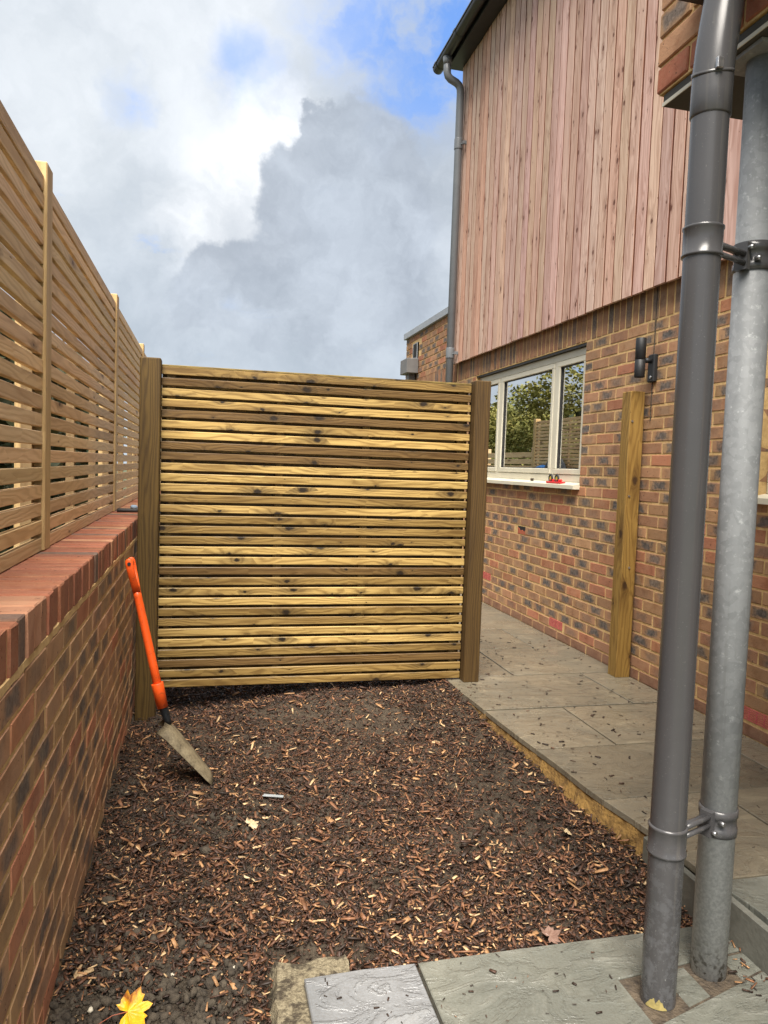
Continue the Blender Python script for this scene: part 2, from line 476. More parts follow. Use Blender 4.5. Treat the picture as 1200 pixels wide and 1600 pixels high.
def glass_mat():
    m, t = mat('window_glass')
    t.n.remove(t.b)
    tr = t.new('ShaderNodeBsdfTransparent'); tr.inputs[0].default_value = (0.72, 0.78, 0.76, 1)
    gl = t.new('ShaderNodeBsdfGlossy'); gl.inputs['Roughness'].default_value = 0.0
    gl.inputs['Color'].default_value = (1, 1, 1, 1)
    fr = t.new('ShaderNodeFresnel'); fr.inputs['IOR'].default_value = 1.52
    f = t.m('MINIMUM', t.m('ADD', t.m('MULTIPLY', fr.outputs[0], 3.4), 0.26), 0.95)
    mx = t.new('ShaderNodeMixShader')
    t.l.new(f, mx.inputs[0]); t.l.new(tr.outputs[0], mx.inputs[1]); t.l.new(gl.outputs[0], mx.inputs[2])
    t.l.new(mx.outputs[0], t.out.inputs[0])
    return m


M_GLASS = glass_mat()


def leaf_mat(name, c1, c2, edge, rough=0.45):
    m, t = mat(name)
    co = t.coord('Object')
    x, y, z = t.sep(co)
    n = t.noise(co, 60, 4, 0.6)
    c = t.mix(t.ramp(n, 0.35, 0.65), c1, c2)
    br = t.ramp(t.m('ADD', t.m('MULTIPLY', y, 14.0), t.m('MULTIPLY', t.m('SUBTRACT', t.noise(co, 45, 4), 0.5), 1.6)), 0.15, 0.75)
    c = t.mix(br, c, edge)
    c = t.mix(t.ramp(t.noise(co, 300, 2), 0.68, 0.74, 0, 0.7), c, (0.12, 0.05, 0.01))
    setb(t, c, rough, 0, t.bump(n, 0.2, 0.002), 0.4)
    return m


M_LEAF = leaf_mat('yellow_leaf', (0.80, 0.46, 0.015), (0.68, 0.33, 0.012), (0.20, 0.045, 0.02))
M_PALELEAF = leaf_mat('dry_leaf', (0.55, 0.44, 0.27), (0.42, 0.32, 0.19), (0.34, 0.22, 0.12))
M_BROWNLEAF = leaf_mat('brown_leaf', (0.24, 0.15, 0.115), (0.17, 0.10, 0.075), (0.20, 0.13, 0.10))
M_STALK = simple('leaf_stalk', (0.36, 0.10, 0.05), (0.28, 0.08, 0.04), 60, 0.5)
M_TWIG = simple('twig_bark', (0.06, 0.042, 0.028), (0.03, 0.022, 0.016), 80, 0.8)
M_STONE = simple('pale_stone', (0.58, 0.53, 0.42), (0.42, 0.38, 0.29), 40, 0.8, bstr=0.4)
M_CLOD = simple('clay_clod', (0.085, 0.068, 0.047), (0.026, 0.020, 0.014), 22, 0.9, bstr=0.9, bd=0.006, coord=None)
M_STRIP = simple('grey_plastic_strip', srgb(150, 156, 158), srgb(120, 126, 128), 30, 0.5)


def crown_mat():
    m, t = mat('tree_foliage')
    oi = t.new('ShaderNodeObjectInfo')
    c = t.mix(t.ramp(t.noise(t.geo(), 0.8, 3), 0.35, 0.68), (0.14, 0.165, 0.05), (0.25, 0.235, 0.07))
    c = t.mix(t.m('MULTIPLY', oi.outputs['Random'], 0.5), c, (0.21, 0.16, 0.03))
    setb(t, c, 0.7, 0, None, 0.2)
    return m


M_CROWN = crown_mat()
M_BARK = simple('bark', (0.09, 0.07, 0.05), (0.05, 0.04, 0.03), 6, 0.9)


# ------------------------------------------------------------------ mesh helpers
class MB:
    """Collects vertices and faces of one mesh."""
    def __init__(self):
        self.v = []; self.f = []; self.loc = None; self.smooth = []

    def add(self, vs, fs, smooth=False):
        o = len(self.v)
        self.v += [tuple(p) for p in vs]
        self.f += [tuple(i + o for i in q) for q in fs]
        self.smooth += [smooth] * len(fs)
        return self

    def box(self, x0, x1, y0, y1, z0, z1, c=0.0):
        if c <= 0:
            vs = [(x, y, z) for x in (x0, x1) for y in (y0, y1) for z in (z0, z1)]
            fs = [(0, 1, 3, 2), (4, 6, 7, 5), (0, 4, 5, 1), (2, 3, 7, 6), (0, 2, 6, 4), (1, 5, 7, 3)]
            return self.add(vs, fs)
        vs, fs = chamfer(x0, x1, y0, y1, z0, z1, c)
        return self.add(vs, fs)

    def prism(self, poly, z0, z1, c=0.0):
        """polygon (x, y) counter-clockwise extruded from z0 to z1, with a small chamfer on the top edge"""
        n = len(poly)
        cx = sum(p[0] for p in poly) / n; cy = sum(p[1] for p in poly) / n
        ins = inset(poly, c) if c else poly
        vs = [(x, y, z0) for x, y in poly] + [(x, y, z1 - c) for x, y in poly] + [(x, y, z1) for x, y in ins]
        fs = [tuple(reversed(range(n)))]
        for i in range(n):
            j = (i + 1) % n
            fs.append((i, j, n + j, n + i))
            if c:
                fs.append((n + i, n + j, 2 * n + j, 2 * n + i))
        fs.append(tuple(range(2 * n, 3 * n)) if c else tuple(range(n, 2 * n)))
        if not c:
            vs = vs[:2 * n]
        return self.add(vs, fs)

    def tube(self, pts, rad, seg=12, caps=True, smooth=True):
        pts = [Vector(p) for p in pts]
        n = len(pts)
        rads = rad if hasattr(rad, '__len__') else [rad] * n
        vs = []; fs = []
        up = None
        for i, p in enumerate(pts):
            a = pts[max(i - 1, 0)]; b = pts[min(i + 1, n - 1)]
            t = (b - a).normalized()
            if up is None:
                up = Vector((1, 0, 0)) if abs(t.x) < 0.8 else Vector((0, 1, 0))
            u = (up - t * up.dot(t)).normalized(); up = u
            q = t.cross(u)
            for k in range(seg):
                an = 2 * math.pi * k / seg
                vs.append(p + (u * math.cos(an) + q * math.sin(an)) * rads[i])
        for i in range(n - 1):
            for k in range(seg):
                k2 = (k + 1) % seg
                fs.append((i * seg + k, i * seg + k2, (i + 1) * seg + k2, (i + 1) * seg + k))
        self.add(vs, fs, smooth)
        if caps:
            o = len(self.v) - n * seg
            self.f.append(tuple(o + k for k in reversed(range(seg)))); self.smooth.append(False)
            self.f.append(tuple(o + (n - 1) * seg + k for k in range(seg))); self.smooth.append(False)
        return self

    def lathe(self, prof, seg=24, axis=(0, 0), smooth=True):
        """profile (r, z) turned about a vertical axis"""
        n = len(prof); vs = []; fs = []
        for r, z in prof:
            for k in range(seg):
                a = 2 * math.pi * k / seg
                vs.append((axis[0] + r * math.cos(a), axis[1] + r * math.sin(a), z))
        for i in range(n - 1):
            for k in range(seg):
                k2 = (k + 1) % seg
                fs.append((i * seg + k, i * seg + k2, (i + 1) * seg + k2, (i + 1) * seg + k))
        return self.add(vs, fs, smooth)

    def mesh(self, name, m):
        me = bpy.data.meshes.new(name)
        me.from_pydata(self.v, [], self.f)
        if m: me.materials.append(m)
        if any(self.smooth):
            me.polygons.foreach_set('use_smooth', self.smooth)
        me.update()
        return me

    def build(self, name, m, parent=None, loc=None):
        o = bpy.data.objects.new(name, self.mesh(name, m))
        COL.objects.link(o)
        if parent is not None: o.parent = parent
        if loc is not None: o.location = loc
        return o


def inset(poly, c):
    n = len(poly); out = []
    for i in range(n):
        p0 = Vector(poly[i - 1]); p = Vector(poly[i]); p1 = Vector(poly[(i + 1) % n])
        e0 = (p - p0).normalized(); e1 = (p1 - p).normalized()
        n0 = Vector((-e0.y, e0.x)); n1 = Vector((-e1.y, e1.x))
        b = (n0 + n1)
        k = c / max(0.35, (1 + n0.dot(n1)) / 1.0)
        q = p + b * k
        out.append((q.x, q.y))
    return out


def chamfer(x0, x1, y0, y1, z0, z1, c):
    lo = (x0, y0, z0); hi = (x1, y1, z1)
    vs = []; idx = {}
    for sx in (0, 1):
        for sy in (0, 1):
            for sz in (0, 1):
                s = (sx, sy, sz)
                for ax in range(3):                     # vertex lying on the face of axis ax
                    p = []
                    for k in range(3):
                        e = hi[k] if s[k] else lo[k]
                        p.append(e if k == ax else e + (-c if s[k] else c))
                    idx[(s, ax)] = len(vs); vs.append(tuple(p))
    fs = []
    for ax in range(3):
        a, b = (ax + 1) % 3, (ax + 2) % 3
        for sd_ in (0, 1):
            q = []
            for (u, v) in ((0, 0), (1, 0), (1, 1), (0, 1)):
                s = [0, 0, 0]; s[ax] = sd_; s[a] = u; s[b] = v
                q.append(idx[(tuple(s), ax)])
            fs.append(tuple(q if sd_ else reversed(q)))
    for ax in range(3):                                  # edges along ax
        a, b = (ax + 1) % 3, (ax + 2) % 3
        for u in (0, 1):
            for v in (0, 1):
                s0 = [0, 0, 0]; s0[a] = u; s0[b] = v; s1 = list(s0); s1[ax] = 1
                q = [idx[(tuple(s0), a)], idx[(tuple(s1), a)], idx[(tuple(s1), b)], idx[(tuple(s0), b)]]
                fs.append(tuple(q if (u != v) else reversed(q)))
    for sx in (0, 1):
        for sy in (0, 1):
            for sz in (0, 1):
                s = (sx, sy, sz)
                q = [idx[(s, 0)], idx[(s, 1)], idx[(s, 2)]]
                fs.append(tuple(q if (sx + sy + sz) % 2 else reversed(q)))
    return vs, fs


def empty(name, loc, label=None, cat=None, group=None, kind=None):
    o = bpy.data.objects.new(name, None)
    o.empty_display_size = 0.1
    COL.objects.link(o)
    o.location = loc
    return tag(o, label, cat, group, kind)


def tag(o, label=None, cat=None, group=None, kind=None):
    if label: o['label'] = label
    if cat: o['category'] = cat
    if group: o['group'] = group
    if kind: o['kind'] = kind
    return o


def place(name, me, parent, loc, rot=None, color=None):
    o = bpy.data.objects.new(name, me)
    COL.objects.link(o)
    if parent is not None: o.parent = parent
    o.location = loc
    if rot is not None: o.rotation_euler = rot
    if color is not None: o.color = color
    return o


def lnoise(x, y, seed=0):
    """value noise in numpy, about 0..1"""
    x = np.asarray(x, float); y = np.asarray(y, float)
    xi = np.floor(x).astype(np.int64); yi = np.floor(y).astype(np.int64)
    fx = x - xi; fy = y - yi
    fx = fx * fx * (3 - 2 * fx); fy = fy * fy * (3 - 2 * fy)

    def h(a, b):
        v = np.sin(a * 127.1 + b * 311.7 + seed * 74.7) * 43758.5453
        return v - np.floor(v)
    return (h(xi, yi) * (1 - fx) + h(xi + 1, yi) * fx) * (1 - fy) + (h(xi, yi + 1) * (1 - fx) + h(xi + 1, yi + 1) * fx) * fy


def sstep(a, b, x):
    t = np.clip((np.asarray(x, float) - a) / (b - a), 0, 1)
    return t * t * (3 - 2 * t)


# ------------------------------------------------------------------ layout (metres; x right, y along the alley, z up)
WALL_X = -0.365          # face of the garden wall
FENCE_X = -0.552         # face of the fence slats on the wall
COPE = 1.072             # top of the wall coping
HX = 2.670               # face of the house brickwork
PATH = 0.130             # top of the path slabs
HEAD = 2.373             # underside of the soldier course over the windows
CLAD_X = 2.610
CLAD_Z0, CLAD_Z1 = 2.552, 5.72
HOUSE_Y1 = 7.90


def edge_x(y):           # left edge of the path
    return np.interp(y, [0.5, 1.9, 2.337, 2.579, 3.683, 4.143, 9], [1.615, 1.604, 1.585, 1.551, 1.479, 1.4546, 1.40])


def ground_z(x, y):
    x = np.asarray(x, float); y = np.asarray(y, float)
    z = -0.012 + 0.030 * (lnoise(x * 2.1, y * 2.1, 1) - 0.5) + 0.030 * (lnoise(x * 6, y * 6, 2) - 0.5) + 0.006 * (lnoise(x * 19, y * 19, 3) - 0.5)
    z += 0.085 * sstep(3.5, 4.25, y) * sstep(-0.25, 0.9, x)
    z += 0.045 * sstep(0.35, 0.0, edge_x(y) - x) * sstep(2.1, 3.0, y)
    z -= 0.035 * sstep(-0.05, -0.3, x) * sstep(2.3, 1.8, y)
    z -= 0.02 * sstep(2.25, 1.95, y) * sstep(0.2, 0.5, x)
    z -= 0.06 * sstep(2.13, 2.07, y) * sstep(0.15, 0.21, x) * sstep(0.50, 0.44, x)
    z += 0.016 * sstep(0.22, 0.0, edge_x(y) - x) * sstep(2.3, 2.8, y)
    return z


# ------------------------------------------------------------------ open ground
g = MB()
N = 200.0
g.add([(-N, -N, -0.12), (N, -N, -0.12), (N, N, -0.12), (-N, N, -0.12)], [(0, 1, 2, 3)])
tag(g.build('ground', M_GROUND), 'open ground around the house and behind the garden wall', kind='structure')

# soil of the bed between garden wall and path
xs = np.arange(-0.40, 1.60, 0.016); ys = np.arange(0.2, 6.2, 0.016)
XX, YY = np.meshgrid(xs, ys)
ex = edge_x(YY) + 0.02
XX2 = np.minimum(XX, ex)
ZZ = ground_z(XX2, YY) + 0.016 * (lnoise(XX2 * 28, YY * 28, 5) - 0.5) + 0.010 * (lnoise(XX2 * 60, YY * 60, 6) - 0.5)
vs = np.stack([XX2.ravel(), YY.ravel(), ZZ.ravel()], 1)
nx = len(xs); ny = len(ys)
ii = (np.arange(ny - 1)[:, None] * nx + np.arange(nx - 1)[None, :]).ravel()
fs = np.stack([ii, ii + 1, ii + nx + 1, ii + nx], 1)


def np_mesh(name, vs, fs, m, smooth=False):
    me = bpy.data.meshes.new(name)
    me.vertices.add(len(vs)); me.vertices.foreach_set('co', np.asarray(vs, np.float32).ravel())
    k = fs.shape[1]
    me.loops.add(fs.size); me.loops.foreach_set('vertex_index', fs.astype(np.int32).ravel())
    me.polygons.add(len(fs))
    me.polygons.foreach_set('loop_start', np.arange(0, fs.size, k, dtype=np.int32))
    me.polygons.foreach_set('loop_total', np.full(len(fs), k, np.int32))
    if smooth: me.polygons.foreach_set('use_smooth', np.ones(len(fs), bool))
    if m: me.materials.append(m)
    me.update(calc_edges=True)
    return me


o = place('soil_bed', np_mesh('soil_bed', vs, fs, M_SOIL, True), None, (0, 0, 0))
tag(o, 'damp dark soil under the bark mulch between garden wall and path', kind='structure')


# ------------------------------------------------------------------ bricks
def bcol(kind='house'):
    """base colour and darkness of the heart of one brick"""
    u = rnd.random(); j = rnd.uniform(0.82, 1.18)
    if kind == 'house':
        if u < 0.40: c, a = (0.35, 0.205, 0.11), rnd.uniform(0.8, 1.0)
        elif u < 0.54: c, a = (0.39, 0.165, 0.09), rnd.uniform(0, 0.15)
        elif u < 0.86: c, a = (0.375, 0.205, 0.112), rnd.uniform(0, 0.35)
        else: c, a = (0.33, 0.18, 0.10), rnd.uniform(0.3, 0.6)
    elif kind == 'garden':
        if u < 0.42: c, a = (0.36, 0.215, 0.12), rnd.uniform(0.5, 0.95)
        elif u < 0.62: c, a = (0.42, 0.18, 0.10), rnd.uniform(0, 0.25)
        else: c, a = (0.39, 0.23, 0.125), rnd.uniform(0.05, 0.4)
    elif kind == 'cope':
        if u < 0.72: c, a = (0.30, 0.108, 0.063), rnd.uniform(0, 0.12)
        elif u < 0.86: c, a = (0.42, 0.22, 0.125), 0.05
        else: c, a = (0.17, 0.10, 0.075), rnd.uniform(0.2, 0.6)
    else:   # soldier
        if u < 0.25: c, a = (0.2, 0.12, 0.08), rnd.uniform(0.4, 0.8)
        else: c, a = (0.30, 0.155, 0.085), rnd.uniform(0, 0.3)
    return (c[0] * j, c[1] * j * rnd.uniform(0.93, 1.07), c[2] * j, a)


BRICKS = {}


def brick_geom(dx, dy, dz, var):
    """rough brick of depth dx, length dy, height dz centred on its own middle"""
    r = random.Random(hash((round(dx, 4), round(dy, 4), round(dz, 4), var)) & 0xffff)
    vs, fs = chamfer(-dx / 2, dx / 2, -dy / 2, dy / 2, -dz / 2, dz / 2, 0.0035)
    vs = [(x + r.uniform(-.0012, .0012), y + r.uniform(-.0022, .0022), z + r.uniform(-.0018, .0018)) for x, y, z in vs]
    return vs, fs


def brick_mesh(dx, dy, dz, var):
    key = (round(dx, 4), round(dy, 4), round(dz, 4), var)
    if key not in BRICKS:
        vs, fs = brick_geom(dx, dy, dz, var)
        me = bpy.data.meshes.new('brick')
        me.from_pydata(vs, [], fs)
        me.materials.append(M_BRICK)
        a = me.attributes.new('loc', 'FLOAT_VECTOR', 'POINT')
        loc = orient_loc(vs, dy, dz)
        a.data.foreach_set('vector', np.asarray(loc, np.float32).ravel())
        BRICKS[key] = me
    return BRICKS[key]


def orient_loc(vs, dy, dz):
    """brick-local pattern coordinates with the long side along y; a cut brick keeps the pattern of a whole one"""
    if dz > dy:
        return [(x, z, y) for x, y, z in vs]
    return [(x, y, z) for x, y, z in vs]


def lay(items, parent, limit, stuff_name, name='brick'):
    """items: (importance, centre, (dx, dy, dz), colour). The first `limit` become objects, the rest one mesh."""
    items.sort(key=lambda q: q[0])
    for k, (_, c, s, col) in enumerate(items[:limit]):
        o_ = place(name, brick_mesh(*s, k % 6), parent, c)
        o_.color = col
        o_.rotation_euler = (0, 0, rnd.uniform(-0.006, 0.006))
    rest = items[limit:]
    if rest:
        V = []; F = []; L = []; C = []; Sd = []
        for k, (_, c, s, col) in enumerate(rest):
            vs, fs = brick_geom(*s, k % 6)
            o0 = len(V)
            L += orient_loc(vs, s[1], s[2])
            V += [(x + c[0], y + c[1], z + c[2]) for x, y, z in vs]
            F += [tuple(i + o0 for i in q) for q in fs]
            C += [col] * len(vs); Sd += [rnd.random()] * len(vs)
            del vs
        me = bpy.data.meshes.new(stuff_name)
        me.from_pydata(V, [], F)
        me.materials.append(M_BRICKS)
        a = me.attributes.new('loc', 'FLOAT_VECTOR', 'POINT'); a.data.foreach_set('vector', np.asarray(L, np.float32).ravel())
        a = me.attributes.new('bcol', 'FLOAT_COLOR', 'POINT'); a.data.foreach_set('color', np.asarray(C, np.float32).ravel())
        a = me.attributes.new('bseed', 'FLOAT', 'POINT'); a.data.foreach_set('value', np.asarray(Sd, np.float32))
        o_ = place(stuff_name, me, parent, (0, 0, 0))
        o_['kind'] = 'stuff'
    return


def cut(y0, y1, holes, z):
    """remove window openings (ya, yb, za, zb) from the brick running y0..y1 at height z"""
    segs = [(y0, y1)]
    for ya, yb, za, zb in holes:
        if za < z < zb:
            out = []
            for a, b in segs:
                if b <= ya or a >= yb: out.append((a, b)); continue
                if a < ya: out.append((a, ya))
                if b > yb: out.append((yb, b))
            segs = out
    return [(a, b) for a, b in segs if b - a > 0.03]


# ------------------------------------------------------------------ garden wall
gw = empty('garden_wall', (WALL_X - 0.11, 3.0, 0),
           'low brown brick garden wall with a red brick-on-edge top, under the slatted fence', 'wall')
GL = gw.location


def rel(p, root):
    return (p[0] - root[0], p[1] - root[1], p[2] - root[2])


b = MB()
b.box(WALL_X - 0.215 + 0.006, WALL_X - 0.0027, 0.3, 13.6, -0.1, COPE - 0.114)
b.box(WALL_X - 0.215 + 0.006, WALL_X - 0.005, 0.3, 13.6, COPE - 0.114, COPE - 0.006)
b.v = [rel(p, GL) for p in b.v]
b.build('mortar_core', M_MORTAR, gw)
# thick smeared bed of mortar under the coping
b = MB()
yy = 0.5
pv = []
while yy < 5.0:
    pv.append((yy, WALL_X - 0.001 + 0.002 * rnd.random(), COPE - 0.120 + rnd.uniform(-0.003, 0.003), COPE - 0.102 + rnd.uniform(-0.003, 0.003)))
    yy += 0.05
vs = []; fs = []
for (y, x, za, zb) in pv:
    vs += [(x - 0.012, y, za - 0.003), (x, y, za), (x, y, zb), (x - 0.012, y, zb + 0.003)]
for i in range(len(pv) - 1):
    for k in range(3):
        fs.append((i * 4 + k, (i + 1) * 4 + k, (i + 1) * 4 + k + 1, i * 4 + k + 1))
b.add([rel(p, GL) for p in vs], fs)
b.build('mortar_bed', M_MORTAR, gw)
items = []
z = COPE - 0.112 - 0.010
row = 0
while z > -0.12:
    y = 0.35 + (0.1125 if row % 2 else 0.0) + rnd.uniform(-0.008, 0.008)
    while y < 7.2:
        c = (WALL_X - 0.05 + rnd.uniform(-0.0009, 0.0009), y + 0.1075, z - 0.0325)
        items.append((abs(y - 2.6) if y < 4.4 else 100 + y, rel(c, GL), (0.10, 0.215, 0.065), bcol('garden')))
        y += 0.225
    z -= 0.075; row += 1
lay(items, gw, 280, 'brickwork')
items = []
y = 0.5
while y < 9.0:
    c = (WALL_X - 0.1075 + rnd.uniform(-0.003, 0.003), y, COPE - 0.051 + rnd.uniform(-0.002, 0.002))
    items.append((y, rel(c, GL), (0.215, 0.065, 0.102), bcol('cope')))
    y += 0.0735
lay(items, gw, 130, 'coping_brickwork', 'coping_brick')

# ------------------------------------------------------------------ slatted fence on the wall
def slat_mesh(L, h, th, c=0.002):
    return MB().box(-L / 2, L / 2, -th / 2, th / 2, -h / 2, h / 2, c)


POSTS_Y = [0.81, 2.865, 4.95, 6.95, 8.98, 11.05, 13.12]
fz0, fz1 = COPE + 0.004, 2.352
NS = 21
pitch = (fz1 - fz0 - 0.043) / (NS - 1)
fe = empty('slatted_fence', (FENCE_X - 0.04, 3.9, COPE),
           'tall tan slatted timber fence standing on top of the brick garden wall', 'fence')
fr_ = fe.location
slat_me = {}
for p in range(len(POSTS_Y) - 1):
    ya, yb = POSTS_Y[p] + 0.052, POSTS_Y[p + 1] - 0.052
    L = yb - ya
    for k in range(NS):
        h = 0.046 if k < NS - 1 else 0.052
        key = (round(L, 3), h)
        if key not in slat_me: slat_me[key] = slat_mesh(L, h, 0.020).mesh('slat', M_FENCE)
        zc = fz0 + 0.0215 + k * pitch
        t_ = rnd.uniform(0.84, 1.12)
        place('slat', slat_me[key], fe, rel((FENCE_X - 0.011 + rnd.uniform(-.0015, .0015), (ya + yb) / 2, zc), fr_), (rnd.uniform(-.03, .03), 0, R(90)),
              (t_ * rnd.uniform(0.97, 1.06), t_, t_ * rnd.uniform(0.9, 1.04), 1))
    for q in (0.03, 0.36, 0.70, 0.985):
        bt = MB().box(-(fz1 - fz0) / 2 + .005, (fz1 - fz0) / 2 - .005, -0.02, 0.02, -0.0175, 0.0175)
        ob = bt.build('batten', M_FENCE, fe, rel((FENCE_X - 0.0425, ya + 0.0 + L * q, (fz0 + fz1) / 2), fr_))
        ob.rotation_euler = (0, R(90), 0)
        ob.color = (0.36, 0.34, 0.30, 1)
for y in POSTS_Y:
    h = 2.405 - COPE
    pm = MB().box(-h / 2, h / 2, -0.05, 0.05, -0.05, 0.05, 0.004)
    # rough-sawn post proud of the slats, its top cut on a slight fall
    ob = pm.build('post', M_FENCE, fe, rel((FENCE_X - 0.042, y, COPE + h / 2 + 0.002), fr_))
    ob.rotation_euler = (0, R(-90), 0)
    ob.color = (0.80, 0.78, 0.66, 1)

# lower fence further down the alley, seen only in the window's reflection
lf = empty('low_fence', (FENCE_X - 0.04, 18.0, 0.0),
           'lower pale slatted fence beyond the end of the tall one, mirrored in the window', 'fence')
lm = slat_mesh(9.6, 0.10, 0.02).mesh('slat', M_FENCE)
for k in range(13):
    place('slat', lm, lf, (0, 0, 0.20 + k * 0.128), (0, 0, R(90)), (0.95, 0.95, 0.95, 1))
for y in (-4.7, -2.35, 0, 2.35, 4.7):
    MB().box(-0.09, -0.012, y - 0.04, y + 0.04, -0.1, 1.88, 0.004).build('post', M_FENCE, lf)


# ------------------------------------------------------------------ slatted panel across the alley
PY = 4.252                                    # its front face
PX0, PX1, PZ0, PZ1 = -0.239, 1.533, 0.142, 1.909
pn = empty('fence_panel', ((PX0 + PX1) / 2, PY + 0.03, PZ0),
           'square yellow-brown panel of knotty horizontal slats closing off the alley', 'fence panel')
PL = pn.location
NP = 31
pp = (PZ1 - PZ0 - 0.041) / (NP - 1)
pL = PX1 - PX0
pm_ = [slat_mesh(pL, 0.0425, 0.018, 0.003).mesh('slat', M_PANEL)]
tones = {'y': (0.98, 0.90, 0.74), 'm': (0.64, 0.56, 0.43), 'd': (0.36, 0.29, 0.245), 'l': (1.16, 1.08, 0.90)}
seq = 'mdyydylddllymymmmlydmylmmylmdmmyyl'          # dark and pale slats, top to bottom
for k in range(NP):
    tt = tones[seq[k % len(seq)]]
    jj = rnd.uniform(0.93, 1.07)
    zc = PZ1 - 0.0205 - k * pp
    place('slat', pm_[0], pn, rel(((PX0 + PX1) / 2, PY + 0.009 + rnd.uniform(-.0015, .0015), zc), PL), (rnd.uniform(-.05, .05), rnd.uniform(-.0012, .0012), 0),
          (tt[0] * jj, tt[1] * jj, tt[2] * jj, 1))
bm_ = slat_mesh(pL, 0.048, 0.018, 0).mesh('back_slat', M_PANEL)
for k in range(NP - 1):
    place('back_slat', bm_, pn, rel(((PX0 + PX1) / 2, PY + 0.018 + 0.036 + 0.009, PZ1 - 0.0205 - (k + 0.5) * pp), PL), None, (0.70, 0.65, 0.50, 1))
for fx in (0.028, 0.365, 0.645, 0.972):
    ob = MB().box(-(PZ1 - PZ0) / 2 + .004, (PZ1 - PZ0) / 2 - .004, -0.0175, 0.0175, -0.022, 0.022).build(
        'batten', M_PANEL, pn, rel((PX0 + fx * pL, PY + 0.0365, (PZ0 + PZ1) / 2), PL))
    ob.rotation_euler = (0, R(90), 0)
    ob.color = (0.72, 0.70, 0.55, 1)
ob = MB().box(-pL / 2, pL / 2, -0.034, 0.034, -0.006, 0.006, 0.002).build('cap_strip', M_PANEL, pn, rel(((PX0 + PX1) / 2, PY + 0.036, PZ1 + 0.0065), PL))
ob.color = (0.55, 0.54, 0.42, 1)


def timber_post(x0, x1, y0, y1, z0, z1, m, label, tint, name='timber_post', rake=0.0):
    cx, cy = (x0 + x1) / 2, (y0 + y1) / 2
    L = z1 - z0
    vs, fs = chamfer(-L / 2, L / 2, -(y1 - y0) / 2, (y1 - y0) / 2, -(x1 - x0) / 2, (x1 - x0) / 2, 0.005)
    o_ = MB().add(vs, fs).build(name, m, None, (cx, cy, (z0 + z1) / 2))
    o_.rotation_euler = (0, R(-90) + rake, 0)
    o_.color = tint
    return tag(o_, label, 'post')


GP = 'sawn posts at the gateway'
tag(timber_post(-0.349, -0.241, 4.200, 4.305, -0.15, 1.948, M_POST,
                'dark olive-brown timber post between the garden wall and the slatted panel', (0.62, 0.60, 0.49, 1)), group=GP)
p2 = timber_post(1.537, 1.634, 4.192, 4.292, PATH - 0.002, 1.937, M_POST,
                 'timber post with dark streaky stains at the house end of the slatted panel', (0.54, 0.49, 0.43, 1))
tag(p2, group=GP)
p3 = timber_post(2.548, 2.647, 4.180, 4.280, PATH - 0.002, 1.932, M_WPOST,
                 'free-standing yellow-brown timber post close against the house wall below the lamp', (0.80, 0.80, 0.80, 1))
tag(p3, group=GP)
for (y_, z_, x_) in ((4.1795, 1.745, 2.566), (4.1795, 1.28, 2.572), (4.1795, 0.83, 2.60)):
    sc = MB()
    sc.tube([(x_, y_ + 0.002, z_), (x_, y_ - 0.004, z_)], 0.007, 10)
    so = sc.build('screw', M_STEEL)
    so.parent = p3
    so.matrix_parent_inverse = (Matrix.Translation(p3.location) @ p3.rotation_euler.to_matrix().to_4x4()).inverted()

# ------------------------------------------------------------------ path of sandstone slabs
path = empty('paving', (2.0, 3.5, 0.0), 'wet buff sandstone path along the house wall', kind='structure')
PO = path.location
bed = MB()
poly = [(edge_x(y) + 0.035, y) for y in np.arange(-1.0, 8.01, 0.5)]
poly2 = [(1.64, -1.0)] + [(float(edge_x(y)) + 0.03, float(y)) for y in np.arange(1.9, 8.6, 0.35)] + [(HX - 0.02, 8.6), (HX - 0.02, -1.0)]
poly2 = list(reversed(poly2))
bed.prism([(p[0] - PO[0], p[1] - PO[1]) for p in poly2], -0.11, PATH - 0.022)
bed.build('mortar_bed', M_GREYMORTAR, path)
rows = [(-0.9, -0.2), (-0.2, 0.7), (0.7, 1.34), (1.34, 1.987), (1.987, 2.585), (2.585, 3.125), (3.125, 3.683), (3.683, 4.31), (4.31, 4.98), (4.98, 5.61), (5.61, 6.25), (6.25, 6.9), (6.9, 7.6), (7.6, 8.5)]
splits = {1: [2.1], 2: [2.3], 3: [2.42], 4: [2.06], 5: [2.46], 6: [1.93], 7: [2.37], 8: [1.91], 9: [2.36], 10: [1.95], 11: [2.3], 12: [1.9]}
for i, (ya, yb) in enumerate(rows):
    cuts = [None] + splits.get(i, []) + [HX - 0.012]
    for k in range(len(cuts) - 1):
        g0 = 0.006 if i != 7 else 0.014       # one wide open joint
        y0_, y1_ = ya + g0, yb - 0.005
        if cuts[k] is None:
            pts = []
            n_ = 4
            for q in range(n_ + 1):
                yq = y0_ + (y1_ - y0_) * q / n_
                e_ = float(edge_x(yq)) if yq > 1.85 else 1.622
                pts.append((e_ + rnd.uniform(-.003, .003), yq))
            left = pts
        else:
            left = [(cuts[k] + 0.004, y0_), (cuts[k] + 0.004, y1_)]
        xr = cuts[k + 1] - 0.004
        pl = [(xr, y0_), (xr, y1_)] + list(reversed(left))
        cx = sum(p[0] for p in pl) / len(pl); cy = (y0_ + y1_) / 2
        zt = PATH + rnd.uniform(-0.002, 0.002) + (0.012 if i <= 4 else 0) * 0.3
        s_ = MB().prism([(p[0] - cx, p[1] - cy) for p in pl], -0.024, 0.0, 0.002)
        so = s_.build('paving_slab', M_SLAB if i >= 4 else M_SLABG, path, (cx - PO[0], cy - PO[1], zt))
